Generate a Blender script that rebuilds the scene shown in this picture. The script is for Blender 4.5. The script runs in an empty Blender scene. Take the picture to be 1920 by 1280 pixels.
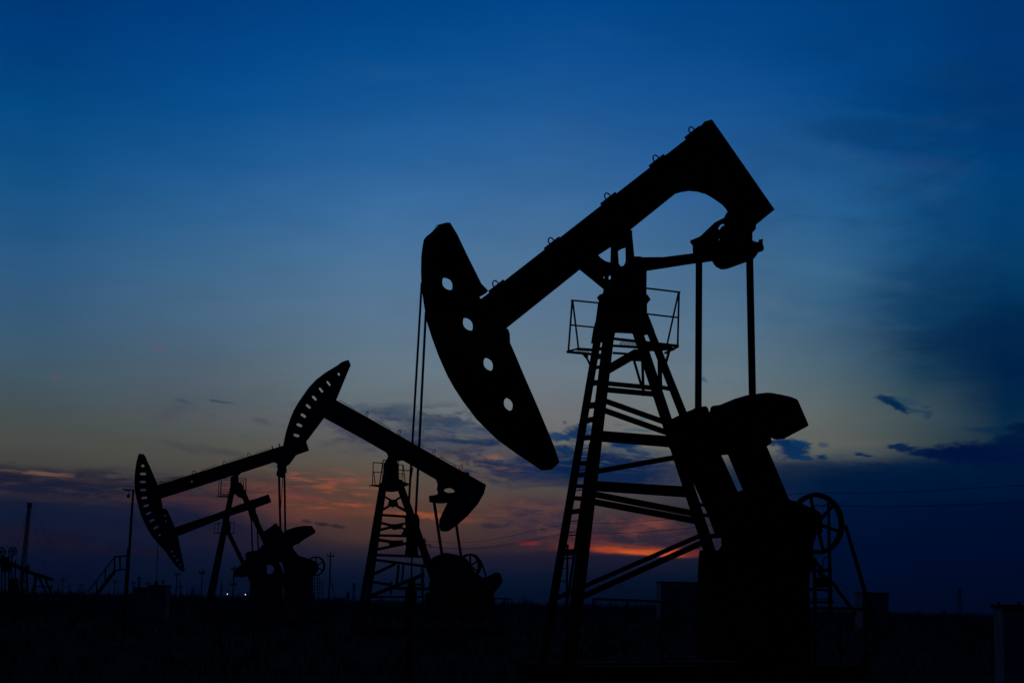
import bpy, bmesh, math, random
from mathutils import Vector, Matrix
from mathutils.geometry import tessellate_polygon
random.seed(7)
scene = bpy.context.scene
COL = scene.collection
rad = math.radians

# ------------------------------------------------------------------ camera
FPX = 3200.0                       # focal length in photo pixels (1920 wide)
PITCH, ROLL = rad(8.72), rad(1.36)
EYE = Vector((0, 0, 1.2))
Fw = Vector((0, math.cos(PITCH), math.sin(PITCH)))
U0 = Vector((0, -math.sin(PITCH), math.cos(PITCH)))
R0 = Vector((1, 0, 0))
Rt = math.cos(ROLL) * R0 + math.sin(ROLL) * U0
Up = -math.sin(ROLL) * R0 + math.cos(ROLL) * U0
cd = bpy.data.cameras.new('camera')
cam = bpy.data.objects.new('camera', cd)
COL.objects.link(cam)
cd.sensor_width = 36
cd.lens = FPX / 1920 * 36
cd.clip_start, cd.clip_end = 0.1, 8000
cam.matrix_world = Matrix(((Rt.x, Up.x, -Fw.x, EYE.x), (Rt.y, Up.y, -Fw.y, EYE.y), (Rt.z, Up.z, -Fw.z, EYE.z), (0, 0, 0, 1)))
scene.camera = cam


def ray(px, py):
    return (Fw * FPX + Rt * (px - 960) + Up * (640 - py)).normalized()


def project(p):
    v = p - EYE
    z = v.dot(Fw)
    return Vector((960 + FPX * v.dot(Rt) / z, 640 - FPX * v.dot(Up) / z))


def sky_uv(px, py):
    r = ray(px, py)
    return math.atan2(r.x, r.y) * FPX, math.asin(r.z) * FPX


# ------------------------------------------------------------------ light, exposure
scene.view_settings.view_transform = 'Standard'
scene.view_settings.look = 'None'
scene.view_settings.exposure = 0
scene.view_settings.gamma = 1
sd = bpy.data.lights.new('sun', 'SUN')
sd.energy = 0.006
sd.angle = rad(3)
sd.color = (1.0, 0.5, 0.25)
so = bpy.data.objects.new('sun', sd)
COL.objects.link(so)
_r = ray(1200, 1100)
so.rotation_euler = (-Vector((_r.x, _r.y, 0.02))).to_track_quat('-Z', 'Y').to_euler()


def s2l(c):
    out = []
    for v in c:
        v = v / 255
        out.append(v / 12.92 if v <= 0.04045 else ((v + 0.055) / 1.055) ** 2.4)
    return (*out, 1)


world = bpy.data.worlds.new('World')
scene.world = world
world.use_nodes = True
world.cycles.sampling_method = 'MANUAL'
world.cycles.sample_map_resolution = 256
NT = world.node_tree
NT.nodes.clear()


def nd(t, **kw):
    n = NT.nodes.new(t)
    for k, v in kw.items():
        setattr(n, k, v)
    return n


def lk(a, b):
    NT.links.new(a, b)


def mth(op, a, b=None, c=None, clamp=False):
    n = nd('ShaderNodeMath', operation=op)
    n.use_clamp = clamp
    for i, v in enumerate((a, b, c)):
        if v is None:
            continue
        if isinstance(v, (int, float)):
            n.inputs[i].default_value = v
        else:
            lk(v, n.inputs[i])
    return n.outputs[0]


def mrange(v, a, b, c=0.0, d=1.0, kind='SMOOTHSTEP'):
    n = nd('ShaderNodeMapRange', interpolation_type=kind)
    lk(v, n.inputs[0])
    for i, x in enumerate((a, b, c, d)):
        n.inputs[i + 1].default_value = x
    return n.outputs[0]


def mixc(f, a, b):
    n = nd('ShaderNodeMix', data_type='RGBA')
    for s, v in ((n.inputs[0], f), (n.inputs[6], a), (n.inputs[7], b)):
        if isinstance(v, (float, int, tuple)):
            s.default_value = v
        else:
            lk(v, s)
    return n.outputs[2]


tc = nd('ShaderNodeTexCoord')
nrm = nd('ShaderNodeVectorMath', operation='NORMALIZE')
lk(tc.outputs['Generated'], nrm.inputs[0])
sx = nd('ShaderNodeSeparateXYZ')
lk(nrm.outputs[0], sx.inputs[0])
AZ = mth('MULTIPLY', mth('ARCTAN2', sx.outputs[0], sx.outputs[1]), FPX)
EL = mth('MULTIPLY', mth('ARCSINE', sx.outputs[2]), FPX)
cmb = nd('ShaderNodeCombineXYZ')
lk(AZ, cmb.inputs[0])
lk(EL, cmb.inputs[1])
UV = cmb.outputs[0]


def noise(sxx, syy, detail=5, rough=0.55, off=0.0, src=None):
    m = nd('ShaderNodeMapping')
    lk(src or UV, m.inputs[0])
    m.inputs['Scale'].default_value = (1 / sxx, 1 / syy, 1)
    m.inputs['Location'].default_value = (off, off * 1.7, off * 0.3)
    n = nd('ShaderNodeTexNoise')
    n.inputs['Scale'].default_value = 1
    n.inputs['Detail'].default_value = detail
    n.inputs['Roughness'].default_value = rough
    lk(m.outputs[0], n.inputs['Vector'])
    return n


def warp(src, n, ax, ay):
    v = nd('ShaderNodeVectorMath', operation='SUBTRACT')
    lk(n.outputs['Color'], v.inputs[0])
    v.inputs[1].default_value = (0.5, 0.5, 0.5)
    v2 = nd('ShaderNodeVectorMath', operation='MULTIPLY_ADD')
    lk(v.outputs[0], v2.inputs[0])
    v2.inputs[1].default_value = (ax, ay, 0)
    lk(src, v2.inputs[2])
    return v2.outputs[0]


UVW = warp(UV, noise(150, 60, 3, 0.5, 3.1), 60, 18)          # broad drift
UVF = warp(warp(UV, noise(42, 18, 6, 0.6, 9.3), 26, 9), noise(9, 5, 3, 0.6, 5.0), 4, 2.2)
FB = noise(70, 17, 7, 0.62, 1.3, UVW).outputs['Fac']
FC = noise(16, 7, 5, 0.6, 4.7, UVF).outputs['Fac']

# clear sky: eight azimuths, colour against elevation
ystops = [-700, 0, 100, 200, 300, 400, 500, 600, 700, 780, 830, 870, 900, 940, 980, 1020, 1050, 1080, 1130]
COLS = {
    80: [(0, 36, 84), (0, 56, 120), (1, 63, 125), (4, 72, 130), (15, 79, 134), (30, 86, 135), (45, 90, 131), (57, 92, 122), (65, 88, 102), (72, 82, 84), (74, 77, 73), (70, 69, 66), (42, 42, 54), (26, 32, 54), (17, 27, 54), (17, 23, 46), (11, 20, 45), (9, 18, 42), (6, 14, 36)],
    400: [(0, 40, 92), (0, 62, 128), (3, 70, 136), (10, 78, 142), (27, 88, 146), (45, 98, 147), (62, 104, 141), (74, 104, 131), (82, 99, 113), (84, 91, 94), (82, 83, 79), (79, 77, 71), (72, 66, 64), (58, 49, 56), (30, 31, 54), (19, 26, 51), (14, 23, 48), (10, 21, 44), (6, 16, 38)],
    700: [(0, 44, 96), (0, 68, 135), (6, 76, 142), (20, 86, 149), (40, 98, 156), (60, 109, 158), (78, 118, 155), (91, 120, 146), (101, 119, 131), (99, 106, 110), (96, 95, 92), (94, 86, 77), (95, 78, 67), (96, 72, 60), (84, 60, 53), (54, 42, 48), (27, 30, 50), (13, 23, 46), (5, 16, 38)],
    1020: [(0, 46, 98), (2, 70, 138), (13, 79, 145), (28, 88, 150), (46, 99, 155), (63, 109, 156), (79, 115, 150), (92, 118, 143), (106, 121, 133), (111, 113, 116), (105, 103, 100), (92, 88, 84), (86, 79, 73), (82, 70, 65), (70, 54, 58), (48, 36, 48), (31, 30, 50), (11, 24, 47), (3, 17, 39)],
    1370: [(0, 42, 94), (0, 66, 131), (8, 73, 139), (20, 81, 145), (36, 90, 148), (51, 99, 146), (68, 107, 142), (82, 112, 138), (98, 118, 130), (108, 115, 115), (108, 107, 103), (82, 84, 86), (48, 60, 80), (44, 46, 62), (42, 38, 54), (36, 30, 46), (20, 26, 46), (8, 20, 44), (3, 12, 36)],
    1550: [(0, 38, 90), (0, 62, 125), (1, 66, 130), (7, 73, 136), (24, 85, 142), (40, 95, 145), (53, 100, 138), (61, 98, 126), (78, 101, 114), (94, 103, 103), (92, 96, 92), (40, 58, 72), (2, 30, 62), (0, 24, 58), (0, 21, 54), (0, 17, 50), (0, 15, 46), (0, 13, 43), (0, 9, 36)],
    1720: [(0, 36, 86), (0, 60, 122), (0, 63, 126), (2, 68, 131), (9, 74, 132), (20, 80, 131), (23, 75, 119), (18, 61, 97), (32, 66, 88), (63, 82, 88), (60, 73, 77), (6, 36, 64), (0, 25, 58), (0, 19, 53), (0, 17, 50), (0, 14, 47), (0, 12, 44), (0, 11, 42), (0, 8, 34)],
    1880: [(0, 30, 76), (0, 53, 112), (0, 54, 114), (0, 56, 115), (0, 61, 118), (4, 66, 118), (5, 60, 104), (0, 42, 80), (0, 33, 70), (8, 42, 70), (18, 46, 68), (0, 24, 58), (0, 20, 54), (0, 17, 51), (0, 15, 48), (0, 13, 45), (0, 11, 42), (0, 10, 40), (0, 7, 33)],
}
W1 = nd('ShaderNodeSeparateXYZ')
lk(warp(UV, noise(260, 90, 4, 0.5, 2.2), 46, 10), W1.inputs[0])
AZW, ELW = W1.outputs[0], W1.outputs[1]
E0, E1 = -100.0, 1900.0
elf = mrange(ELW, E0, E1, 0, 1, 'LINEAR')
acc = None
prev = None
for cx in sorted(COLS):
    ramp = nd('ShaderNodeValToRGB')
    ramp.color_ramp.interpolation = 'LINEAR'
    els = [(sky_uv(cx, y)[1] - E0) / (E1 - E0) for y in ystops]
    pts = sorted(zip(els, [s2l(c) for c in COLS[cx]]))
    cr = ramp.color_ramp
    while len(cr.elements) > 1:
        cr.elements.remove(cr.elements[0])
    cr.elements[0].position, cr.elements[0].color = pts[0]
    for p, c in pts[1:]:
        e = cr.elements.new(p)
        e.color = c
    lk(elf, ramp.inputs[0])
    u = sky_uv(cx, 600)[0]
    if acc is None:
        acc = ramp.outputs[0]
    else:
        acc = mixc(mrange(AZW, prev, u, 0, 1, 'LINEAR'), acc, ramp.outputs[0])
    prev = u
# overhead and behind the viewer the dusk sky is much darker
dome = mth('MULTIPLY', mrange(mth('ABSOLUTE', AZ), 1300, 5500, 1.0, 0.12), mrange(EL, 1100, 3200, 1.0, 0.14))
sc_ = nd('ShaderNodeVectorMath', operation='SCALE')

# clouds: (x, y, rx, ry, clockwise tilt, colour, opacity, softness, raggedness)
CL = [
    # large soft banks, right
    (1840, 190, 190, 60, 5, (0, 48, 100), .45, .9, .6), (1650, 270, 130, 26, 12, (0, 60, 116), .4, .9, .8), (1730, 305, 60, 16, 10, (38, 70, 125), .35, .9, .8),
    (1800, 400, 120, 26, 14, (0, 58, 108), .3, .9, .8), (1850, 640, 130, 52, -4, (0, 32, 70), .6, .9, .5), (1700, 575, 80, 40, 20, (6, 54, 96), .35, .9, .6),
    (1600, 520, 120, 14, 14, (70, 112, 146), .2, .9, .9), (1480, 580, 120, 14, 10, (88, 118, 142), .2, .9, .9),
    (1890, 740, 70, 40, 0, (0, 36, 70), .5, .9, .5),
    (1620, 900, 330, 38, 1, (0, 26, 60), .75, .5, .3), (1760, 1010, 340, 90, 0, (0, 14, 46), .4, .8, .4),
    # left band
    (150, 912, 420, 24, 1, (26, 29, 50), .8, .6, .8), (400, 905, 150, 9, -1, (50, 44, 56), .5, .7, .9),
    (200, 965, 380, 26, 1, (15, 25, 52), .6, .7, .5), (100, 932, 160, 6, 1, (46, 40, 50), .6, .9, .9),
    (40, 886, 56, 3, 3, (108, 78, 68), .4, .8, .8), (130, 893, 60, 3, 2, (84, 66, 66), .3, .9, .9), (220, 905, 120, 4, 2, (62, 50, 54), .5, .9, .9),
    (105, 1012, 70, 13, 4, (24, 21, 41), .8, .8, .9), (20, 1000, 50, 24, 0, (28, 24, 42), .5, .8, .9), (205, 1030, 60, 6, 3, (26, 20, 42), .6, .8, .9), (280, 1033, 30, 6, 0, (30, 18, 40), .6, .8, .9),
    (250, 985, 60, 9, 0, (22, 22, 46), .5, .9, .8),
    (350, 933, 95, 9, 1, (80, 47, 50), .8, .8, .7), (430, 975, 140, 34, 3, (22, 26, 52), .7, .8, .6),
    (470, 1010, 90, 24, 0, (30, 26, 46), .5, .9, .6),
    # warm field in the middle
    (590, 945, 180, 48, 6, (96, 62, 52), .55, .9, .5), (700, 985, 200, 28, 3, (78, 55, 50), .5, .9, .5), (880, 985, 150, 38, -2, (78, 58, 54), .5, .9, .6),
    (490, 896, 90, 12, -3, (70, 62, 62), .6, .8, .8), (470, 914, 60, 10, -2, (108, 66, 56), .7, .9, .9), (545, 922, 44, 5, -2, (84, 60, 62), .7, .9, .9),
    (645, 902, 42, 5, -6, (150, 80, 54), .6, .8, 1.), (598, 911, 36, 4, -3, (140, 76, 54), .5, .9, 1.), (500, 932, 60, 5, 1, (120, 70, 54), .4, .9, 1.),
    (560, 934, 50, 7, 1, (120, 66, 58), .7, .9, 1.), (585, 948, 80, 4, 2, (120, 70, 50), .4, .9, 1.), (660, 946, 36, 3, 1, (150, 76, 48), .7, .8, 1.), (620, 958, 70, 8, 2, (112, 64, 52), .5, .9, .9),
    (560, 962, 60, 12, 4, (106, 62, 52), .6, .9, .9), (740, 962, 60, 6, 1, (120, 68, 50), .7, .9, 1.), (800, 966, 44, 5, 1, (160, 84, 52), .85, .8, .9), (860, 972, 44, 7, 3, (120, 68, 52), .7, .9, .9),
    (440, 958, 70, 10, 4, (70, 48, 54), .4, .9, .9),
    (600, 981, 13, 3, 3, (36, 30, 44), .9, .6, .7), (632, 986, 13, 3, 10, (40, 34, 46), .9, .6, .7), (572, 976, 8, 3, 20, (48, 34, 44), .8, .6, .7),
    (922, 985, 19, 5, -1, (46, 36, 48), .95, .6, .7), (954, 984, 8, 3, 0, (46, 36, 50), .95, .6, .7),
    (1045, 905, 200, 36, 0, (80, 76, 76), .6, .9, .6), (1010, 960, 100, 36, 0, (78, 56, 60), .6, .9, .8), (985, 966, 30, 10, 0, (56, 44, 62), .8, .8, .9), (1032, 964, 12, 3.5, 0, (120, 64, 60), .6, .8, .8),
    (955, 948, 60, 20, -8, (104, 66, 58), .4, .9, .9),
    # grey blue clouds behind the middle pumping unit
    (735, 775, 66, 11, 4, (56, 76, 98), .6, .8, 1.), (790, 790, 80, 18, 8, (56, 70, 92), .6, .8, 1.), (848, 794, 18, 5, 0, (34, 62, 96), .9, .6, .7), (640, 795, 60, 13, 22, (60, 60, 84), .75, .8, .9),
    (700, 835, 60, 13, 10, (72, 74, 86), .5, .9, .9), (800, 825, 90, 20, 6, (46, 56, 84), .6, .8, .9), (890, 806, 80, 13, 6, (62, 76, 98), .7, .8, 1.), (930, 842, 90, 24, 4, (72, 68, 80), .65, .9, .9),
    (880, 829, 46, 5.5, 3, (20, 42, 76), .85, .6, .8), (920, 828, 28, 6, -4, (22, 46, 80), .85, .6, .7), (860, 851, 60, 9, 3, (58, 54, 74), .6, .9, .9),
    (924, 857, 15, 5, -3, (142, 92, 82), .85, .8, .9), (850, 850, 26, 6, 0, (84, 66, 70), .4, .8, .8), (936, 873, 40, 11, 6, (22, 40, 76), .9, .7, .9), (985, 885, 70, 10, 6, (32, 42, 74), .8, .8, .9), (905, 888, 60, 10, 8, (66, 60, 74), .6, .9, .9),
    (1050, 868, 90, 26, 2, (18, 42, 80), .85, .6, .7), (1140, 880, 130, 34, 0, (6, 34, 74), .95, .5, .5), (1050, 905, 70, 10, 3, (36, 44, 70), .7, .8, .9),
    (1060, 842, 26, 8, 4, (12, 46, 86), .95, .5, .7), (1082, 812, 34, 13, -8, (6, 46, 86), .95, .55, .7), (1044, 818, 26, 8, 0, (22, 56, 94), .9, .5, .8), (1095, 800, 14, 5, 0, (34, 72, 108), .9, .5, .7), (1058, 792, 4, 3, 0, (60, 78, 98), .8, .6, .5),
    (1185, 845, 90, 6, 2, (70, 84, 96), .8, .6, .7), (1168, 833, 26, 5, 2, (8, 48, 94), .95, .5, .7), (1205, 807, 16, 3, 5, (60, 86, 108), .8, .6, .7), (1180, 806, 12, 3, 0, (76, 94, 110), .7, .6, .7), (1166, 796, 12, 3, 0, (88, 100, 112), .7, .6, .7), (1205, 785, 10, 3, 0, (76, 98, 116), .7, .6, .7),
    (1255, 890, 34, 26, 20, (56, 60, 76), .6, .9, .5),
    # afterglow close to the horizon
    (1130, 1005, 170, 26, 0, (58, 42, 56), .6, .9, .6), (995, 1018, 17, 4, 2, (122, 42, 48), .85, .8, .7), (1060, 1010, 50, 7, -2, (80, 40, 52), .4, .9, .8), (1060, 985, 60, 10, 0, (52, 44, 64), .5, .9, .8),
    (1185, 992, 26, 9, 0, (110, 60, 60), .7, .9, .9), (1232, 982, 36, 10, 3, (122, 68, 60), .8, .9, .8), (1120, 1010, 20, 7, 0, (96, 44, 56), .7, .9, .8),
    (1190, 1030, 120, 9, 1, (132, 60, 44), .85, .8, .6), (1200, 1034, 70, 5, 2, (215, 92, 38), .98, .7, .5), (1135, 1031, 26, 4, 0, (170, 64, 40), .85, .8, .6), (1240, 1034, 36, 5, -4, (200, 82, 38), .8, .8, .5), (1300, 1036, 26, 7, 0, (112, 44, 44), .7, .9, .6),
    (1110, 1052, 200, 12, 0, (26, 26, 48), .6, .8, .5),
    # small dark cumulus, right
    (1500, 836, 130, 24, 3, (104, 106, 100), .35, .9, .5),
    (1486, 844, 29, 17, 0, (2, 42, 84), .97, .5, .7), (1468, 831, 32, 6, 3, (2, 44, 86), .97, .5, .7), (1500, 832, 16, 5, 0, (6, 52, 96), .97, .4, .6), (1506, 858, 20, 4, 4, (8, 50, 90), .9, .5, .7),
    (1540, 857, 11, 4.5, 5, (2, 42, 80), .95, .6, .7), (1546, 833, 9, 5, 0, (56, 76, 90), .85, .5, .6), (1572, 835, 4, 2, 0, (84, 94, 98), .6, .6, .5),
    (1611, 851, 9, 3.5, 0, (2, 38, 78), .95, .6, .6), (1626, 854, 10, 2.5, 4, (2, 38, 78), .9, .6, .6),
    (1668, 751, 20, 8, 20, (2, 40, 78), .97, .5, .7), (1686, 762, 20, 8, 24, (2, 38, 76), .97, .5, .7), (1702, 752, 26, 7, 14, (40, 68, 92), .75, .6, .9), (1720, 770, 16, 3, 10, (34, 62, 86), .8, .5, .8), (1738, 778, 8, 7, 30, (32, 60, 86), .75, .5, .9), (1735, 763, 9, 2.5, 5, (36, 64, 88), .8, .5, .7),
    (1322, 711, 6, 3.5, 30, (44, 86, 120), .75, .6, .6), (1362, 716, 7, 2.5, 5, (84, 108, 128), .6, .7, .7),
    (1690, 838, 24, 6, 2, (2, 34, 72), .95, .4, .7), (1735, 845, 46, 7, 2, (2, 28, 68), .95, .5, .6), (1800, 848, 60, 14, 0, (0, 20, 62), .95, .5, .5), (1862, 850, 90, 20, 0, (0, 18, 58), .97, .5, .5), (1905, 822, 40, 26, -20, (0, 22, 60), .95, .5, .6),
    (1865, 808, 40, 6, 6, (10, 42, 70), .8, .6, .9),
    # wisps, left
    (300, 653, 9, 4, 5, (104, 86, 104), .7, .8, .7), (100, 709, 8, 4, 0, (90, 80, 98), .7, .8, .7), (412, 752, 22, 2.5, 6, (58, 74, 90), .85, .6, .7), (345, 752, 16, 3, 12, (62, 76, 90), .8, .6, .9),
    (318, 772, 40, 14, -25, (74, 76, 92), .55, .9, .9), (345, 839, 40, 5, 14, (68, 70, 74), .7, .8, .8), (420, 850, 50, 7, 10, (68, 68, 70), .7, .8, .8), (492, 790, 22, 5, 14, (74, 80, 88), .6, .8, .9), (260, 765, 26, 10, 0, (80, 84, 94), .35, .9, .9),
    (500, 866, 40, 6, 15, (70, 70, 70), .6, .8, .8),
]
jit = mth('SUBTRACT', FB, 0.5)
jitf = mth('SUBTRACT', FC, 0.5)
for (x, y, rx, ry, ang, colr, op, soft, rag) in CL:
    u, v = sky_uv(x, y)
    fine = ry < 10 and rx < 45
    dv = nd('ShaderNodeVectorMath', operation='SUBTRACT')
    lk(UVF if fine else UVW, dv.inputs[0])
    dv.inputs[1].default_value = (u, v, 0)
    t = -rad(ang)
    ab = []
    for ex, ey, rr in ((math.cos(t), math.sin(t), rx * 1.12), (-math.sin(t), math.cos(t), ry * 1.12)):
        dp = nd('ShaderNodeVectorMath', operation='DOT_PRODUCT')
        lk(dv.outputs[0], dp.inputs[0])
        dp.inputs[1].default_value = (ex / rr, ey / rr, 0)
        ab.append(dp.outputs['Value'])
    ln = mth('SQRT', mth('MULTIPLY_ADD', ab[0], ab[0], mth('MULTIPLY', ab[1], ab[1])))
    q = mth('MULTIPLY_ADD', jitf if (fine or soft < .6) else jit, rag * 2.2, ln)
    acc = mixc(mrange(q, 1 + soft * .6, 1 - soft * 1.0, 0, op), acc, s2l(colr))
# broken cloud fields: an envelope filled where a noise channel rises above a threshold
def chans(n):
    sp = nd('ShaderNodeSeparateColor')
    lk(n.outputs['Color'], sp.inputs[0])
    return [sp.outputs[0], sp.outputs[1], sp.outputs[2]]


PUFF = chans(noise(40, 13, 6, 0.6, 12.1, UVW))
STRK = chans(noise(62, 7.5, 6, 0.62, 23.7, UVW))
VEIL = chans(noise(230, 62, 4, 0.5, 31.3, UVW))
ROT = warp(UV, noise(300, 300, 2, 0.5, 41.0), 200, 120)
VEILR = chans(noise(260, 80, 5, 0.55, 17.3, ROT))
for (x, y, rx, ry, src, t0, t1, colr, op) in [
    (815, 800, 190, 52, PUFF[0], .46, .60, (44, 60, 86), .75), (830, 830, 190, 50, STRK[2], .48, .60, (84, 88, 96), .5), (790, 830, 130, 40, PUFF[1], .50, .62, (26, 44, 76), .6),
    (660, 812, 90, 46, PUFF[2], .47, .60, (64, 64, 80), .6), (930, 875, 150, 40, PUFF[1], .47, .58, (34, 44, 72), .75), (900, 868, 130, 34, STRK[0], .50, .62, (104, 78, 74), .55),
    (1010, 900, 110, 34, STRK[1], .47, .6, (52, 54, 76), .6), (590, 922, 165, 52, STRK[0], .51, .66, (158, 84, 54), .72), (560, 905, 130, 40, STRK[1], .52, .62, (74, 64, 64), .6),
    (850, 965, 160, 26, STRK[2], .52, .64, (112, 70, 56), .5), (1040, 975, 110, 46, PUFF[0], .50, .62, (104, 66, 62), .5), (1010, 975, 120, 50, PUFF[2], .48, .60, (48, 42, 62), .6),
    (1180, 995, 150, 34, PUFF[1], .50, .62, (110, 64, 58), .5), (1190, 1000, 150, 40, STRK[1], .50, .60, (44, 38, 56), .5),
    (230, 915, 440, 34, STRK[0], .50, .62, (60, 50, 56), .6), (200, 905, 420, 30, STRK[2], .48, .6, (24, 30, 54), .6), (60, 888, 100, 8, STRK[1], .48, .6, (118, 82, 70), .8), (200, 896, 120, 8, STRK[1], .48, .6, (84, 66, 64), .6),
    (180, 1010, 340, 42, PUFF[0], .52, .66, (30, 23, 42), .7), (430, 1000, 160, 40, STRK[2], .5, .64, (40, 30, 46), .5),
    (400, 800, 260, 80, STRK[0], .54, .68, (70, 74, 80), .4), (1160, 845, 130, 40, PUFF[2], .52, .62, (8, 44, 86), .75), (1150, 860, 130, 26, STRK[1], .5, .62, (72, 84, 94), .6),
    (1680, 320, 380, 330, VEILR[0], .42, .66, (6, 52, 96), .36), (1640, 420, 360, 300, VEILR[1], .44, .70, (44, 88, 128), .3), (1820, 600, 240, 140, VEILR[2], .40, .66, (4, 40, 76), .4),
    (1000, 250, 600, 260, VEILR[2], .50, .70, (44, 92, 142), .16), (1720, 880, 240, 40, STRK[0], .5, .62, (0, 20, 56), .5),
]:
    u, v = sky_uv(x, y)
    dv = nd('ShaderNodeVectorMath', operation='SUBTRACT')
    lk(UVW, dv.inputs[0])
    dv.inputs[1].default_value = (u, v, 0)
    ml = nd('ShaderNodeVectorMath', operation='MULTIPLY')
    lk(dv.outputs[0], ml.inputs[0])
    ml.inputs[1].default_value = (1 / rx, 1 / ry, 0)
    ln = nd('ShaderNodeVectorMath', operation='LENGTH')
    lk(ml.outputs[0], ln.inputs[0])
    env = mrange(ln.outputs['Value'], 1.15, .35, 0, 1)
    acc = mixc(mth('MULTIPLY', mrange(src, t0, t1, 0, op), env), acc, s2l(colr))
# faint mottling over everything
mot = mth('MULTIPLY_ADD', mth('SUBTRACT', noise(220, 60, 6, 0.6, 7.7).outputs['Fac'], 0.5), 0.22, 1.0)
tot = mth('MULTIPLY', mot, dome)
lk(acc, sc_.inputs[0])
lk(tot, sc_.inputs['Scale'])
bg = nd('ShaderNodeBackground')
lk(sc_.outputs[0], bg.inputs[0])
bg.inputs[1].default_value = 1.0
wo = nd('ShaderNodeOutputWorld')
lk(bg.outputs[0], wo.inputs[0])


# ------------------------------------------------------------------ materials
def mat(name, c1, c2, rough=0.7, scale=3.0, metallic=0.0, bump=0.0, c3=None, spec=0.3):
    m = bpy.data.materials.new(name)
    m.use_nodes = True
    nt = m.node_tree
    b = nt.nodes['Principled BSDF']
    t = nt.nodes.new('ShaderNodeTexCoord')
    n = nt.nodes.new('ShaderNodeTexNoise')
    n.inputs['Scale'].default_value = scale
    n.inputs['Detail'].default_value = 6
    n.inputs['Roughness'].default_value = 0.65
    nt.links.new(t.outputs['Object'], n.inputs['Vector'])
    r = nt.nodes.new('ShaderNodeValToRGB')
    r.color_ramp.elements[0].position = 0.35
    r.color_ramp.elements[1].position = 0.65
    r.color_ramp.elements[0].color = (*c1, 1)
    r.color_ramp.elements[1].color = (*c2, 1)
    if c3:
        e = r.color_ramp.elements.new(0.74)
        e.color = (*c3, 1)
    nt.links.new(n.outputs['Fac'], r.inputs[0])
    nt.links.new(r.outputs[0], b.inputs['Base Color'])
    b.inputs['Roughness'].default_value = rough
    b.inputs['Metallic'].default_value = metallic
    b.inputs['Specular IOR Level'].default_value = spec
    if bump:
        bp = nt.nodes.new('ShaderNodeBump')
        bp.inputs['Strength'].default_value = bump
        bp.inputs['Distance'].default_value = 0.02
        nt.links.new(n.outputs['Fac'], bp.inputs['Height'])
        nt.links.new(bp.outputs[0], b.inputs['Normal'])
    return m


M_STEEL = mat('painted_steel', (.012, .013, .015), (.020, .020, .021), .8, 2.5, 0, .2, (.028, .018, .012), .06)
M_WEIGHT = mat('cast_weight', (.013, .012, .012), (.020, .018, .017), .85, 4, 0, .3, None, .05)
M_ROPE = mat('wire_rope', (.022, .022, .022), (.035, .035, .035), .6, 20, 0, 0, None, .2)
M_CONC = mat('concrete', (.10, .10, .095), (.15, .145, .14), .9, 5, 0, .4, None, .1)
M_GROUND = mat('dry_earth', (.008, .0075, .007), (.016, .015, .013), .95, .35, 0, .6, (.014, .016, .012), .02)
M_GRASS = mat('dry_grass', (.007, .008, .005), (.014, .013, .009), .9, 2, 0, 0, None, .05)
M_WOOD = mat('weathered_pole', (.030, .026, .022), (.045, .040, .034), .9, 6, 0, .2, None, .05)
M_CABIN = mat('cabin_paint', (.16, .18, .22), (.20, .22, .26), .7, 3, 0, .1, None, .2)
M_WHITE = mat('white_cabinet_paint', (.34, .37, .42), (.44, .47, .52), .6, 3, 0, .1, None, .2)
M_INSUL = mat('porcelain', (.06, .05, .05), (.08, .07, .07), .3, 3)
M_FAR = mat('far_galvanised_steel', (.03, .03, .032), (.045, .045, .05), .8, 2, 0, 0, None, .1)
M_LAMP = bpy.data.materials.new('lit_lamp')
M_LAMP.use_nodes = True
_b = M_LAMP.node_tree.nodes['Principled BSDF']
_b.inputs['Emission Color'].default_value = (1, .95, .88, 1)
_b.inputs['Emission Strength'].default_value = 1.6


# ------------------------------------------------------------------ object helpers
def link(name, mesh, m, parent=None, **props):
    o = bpy.data.objects.new(name, mesh)
    COL.objects.link(o)
    if mesh is not None and m is not None:
        mesh.materials.append(m)
    if parent is not None:
        o.parent = parent
        off = parent.get('_org')
        base = Vector(off) if off is not None else Vector((0, 0, 0))
        if mesh is not None:
            mesh.transform(Matrix.Translation(-base))
        o['_org'] = base
    for k, v in props.items():
        o[k] = v
    return o


def thing(name, label, cat, loc, group=None):
    o = bpy.data.objects.new(name, None)
    COL.objects.link(o)
    o.location = loc
    o['_org'] = Vector(loc)
    o['label'], o['category'] = label, cat
    if group:
        o['group'] = group
    return o


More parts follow.
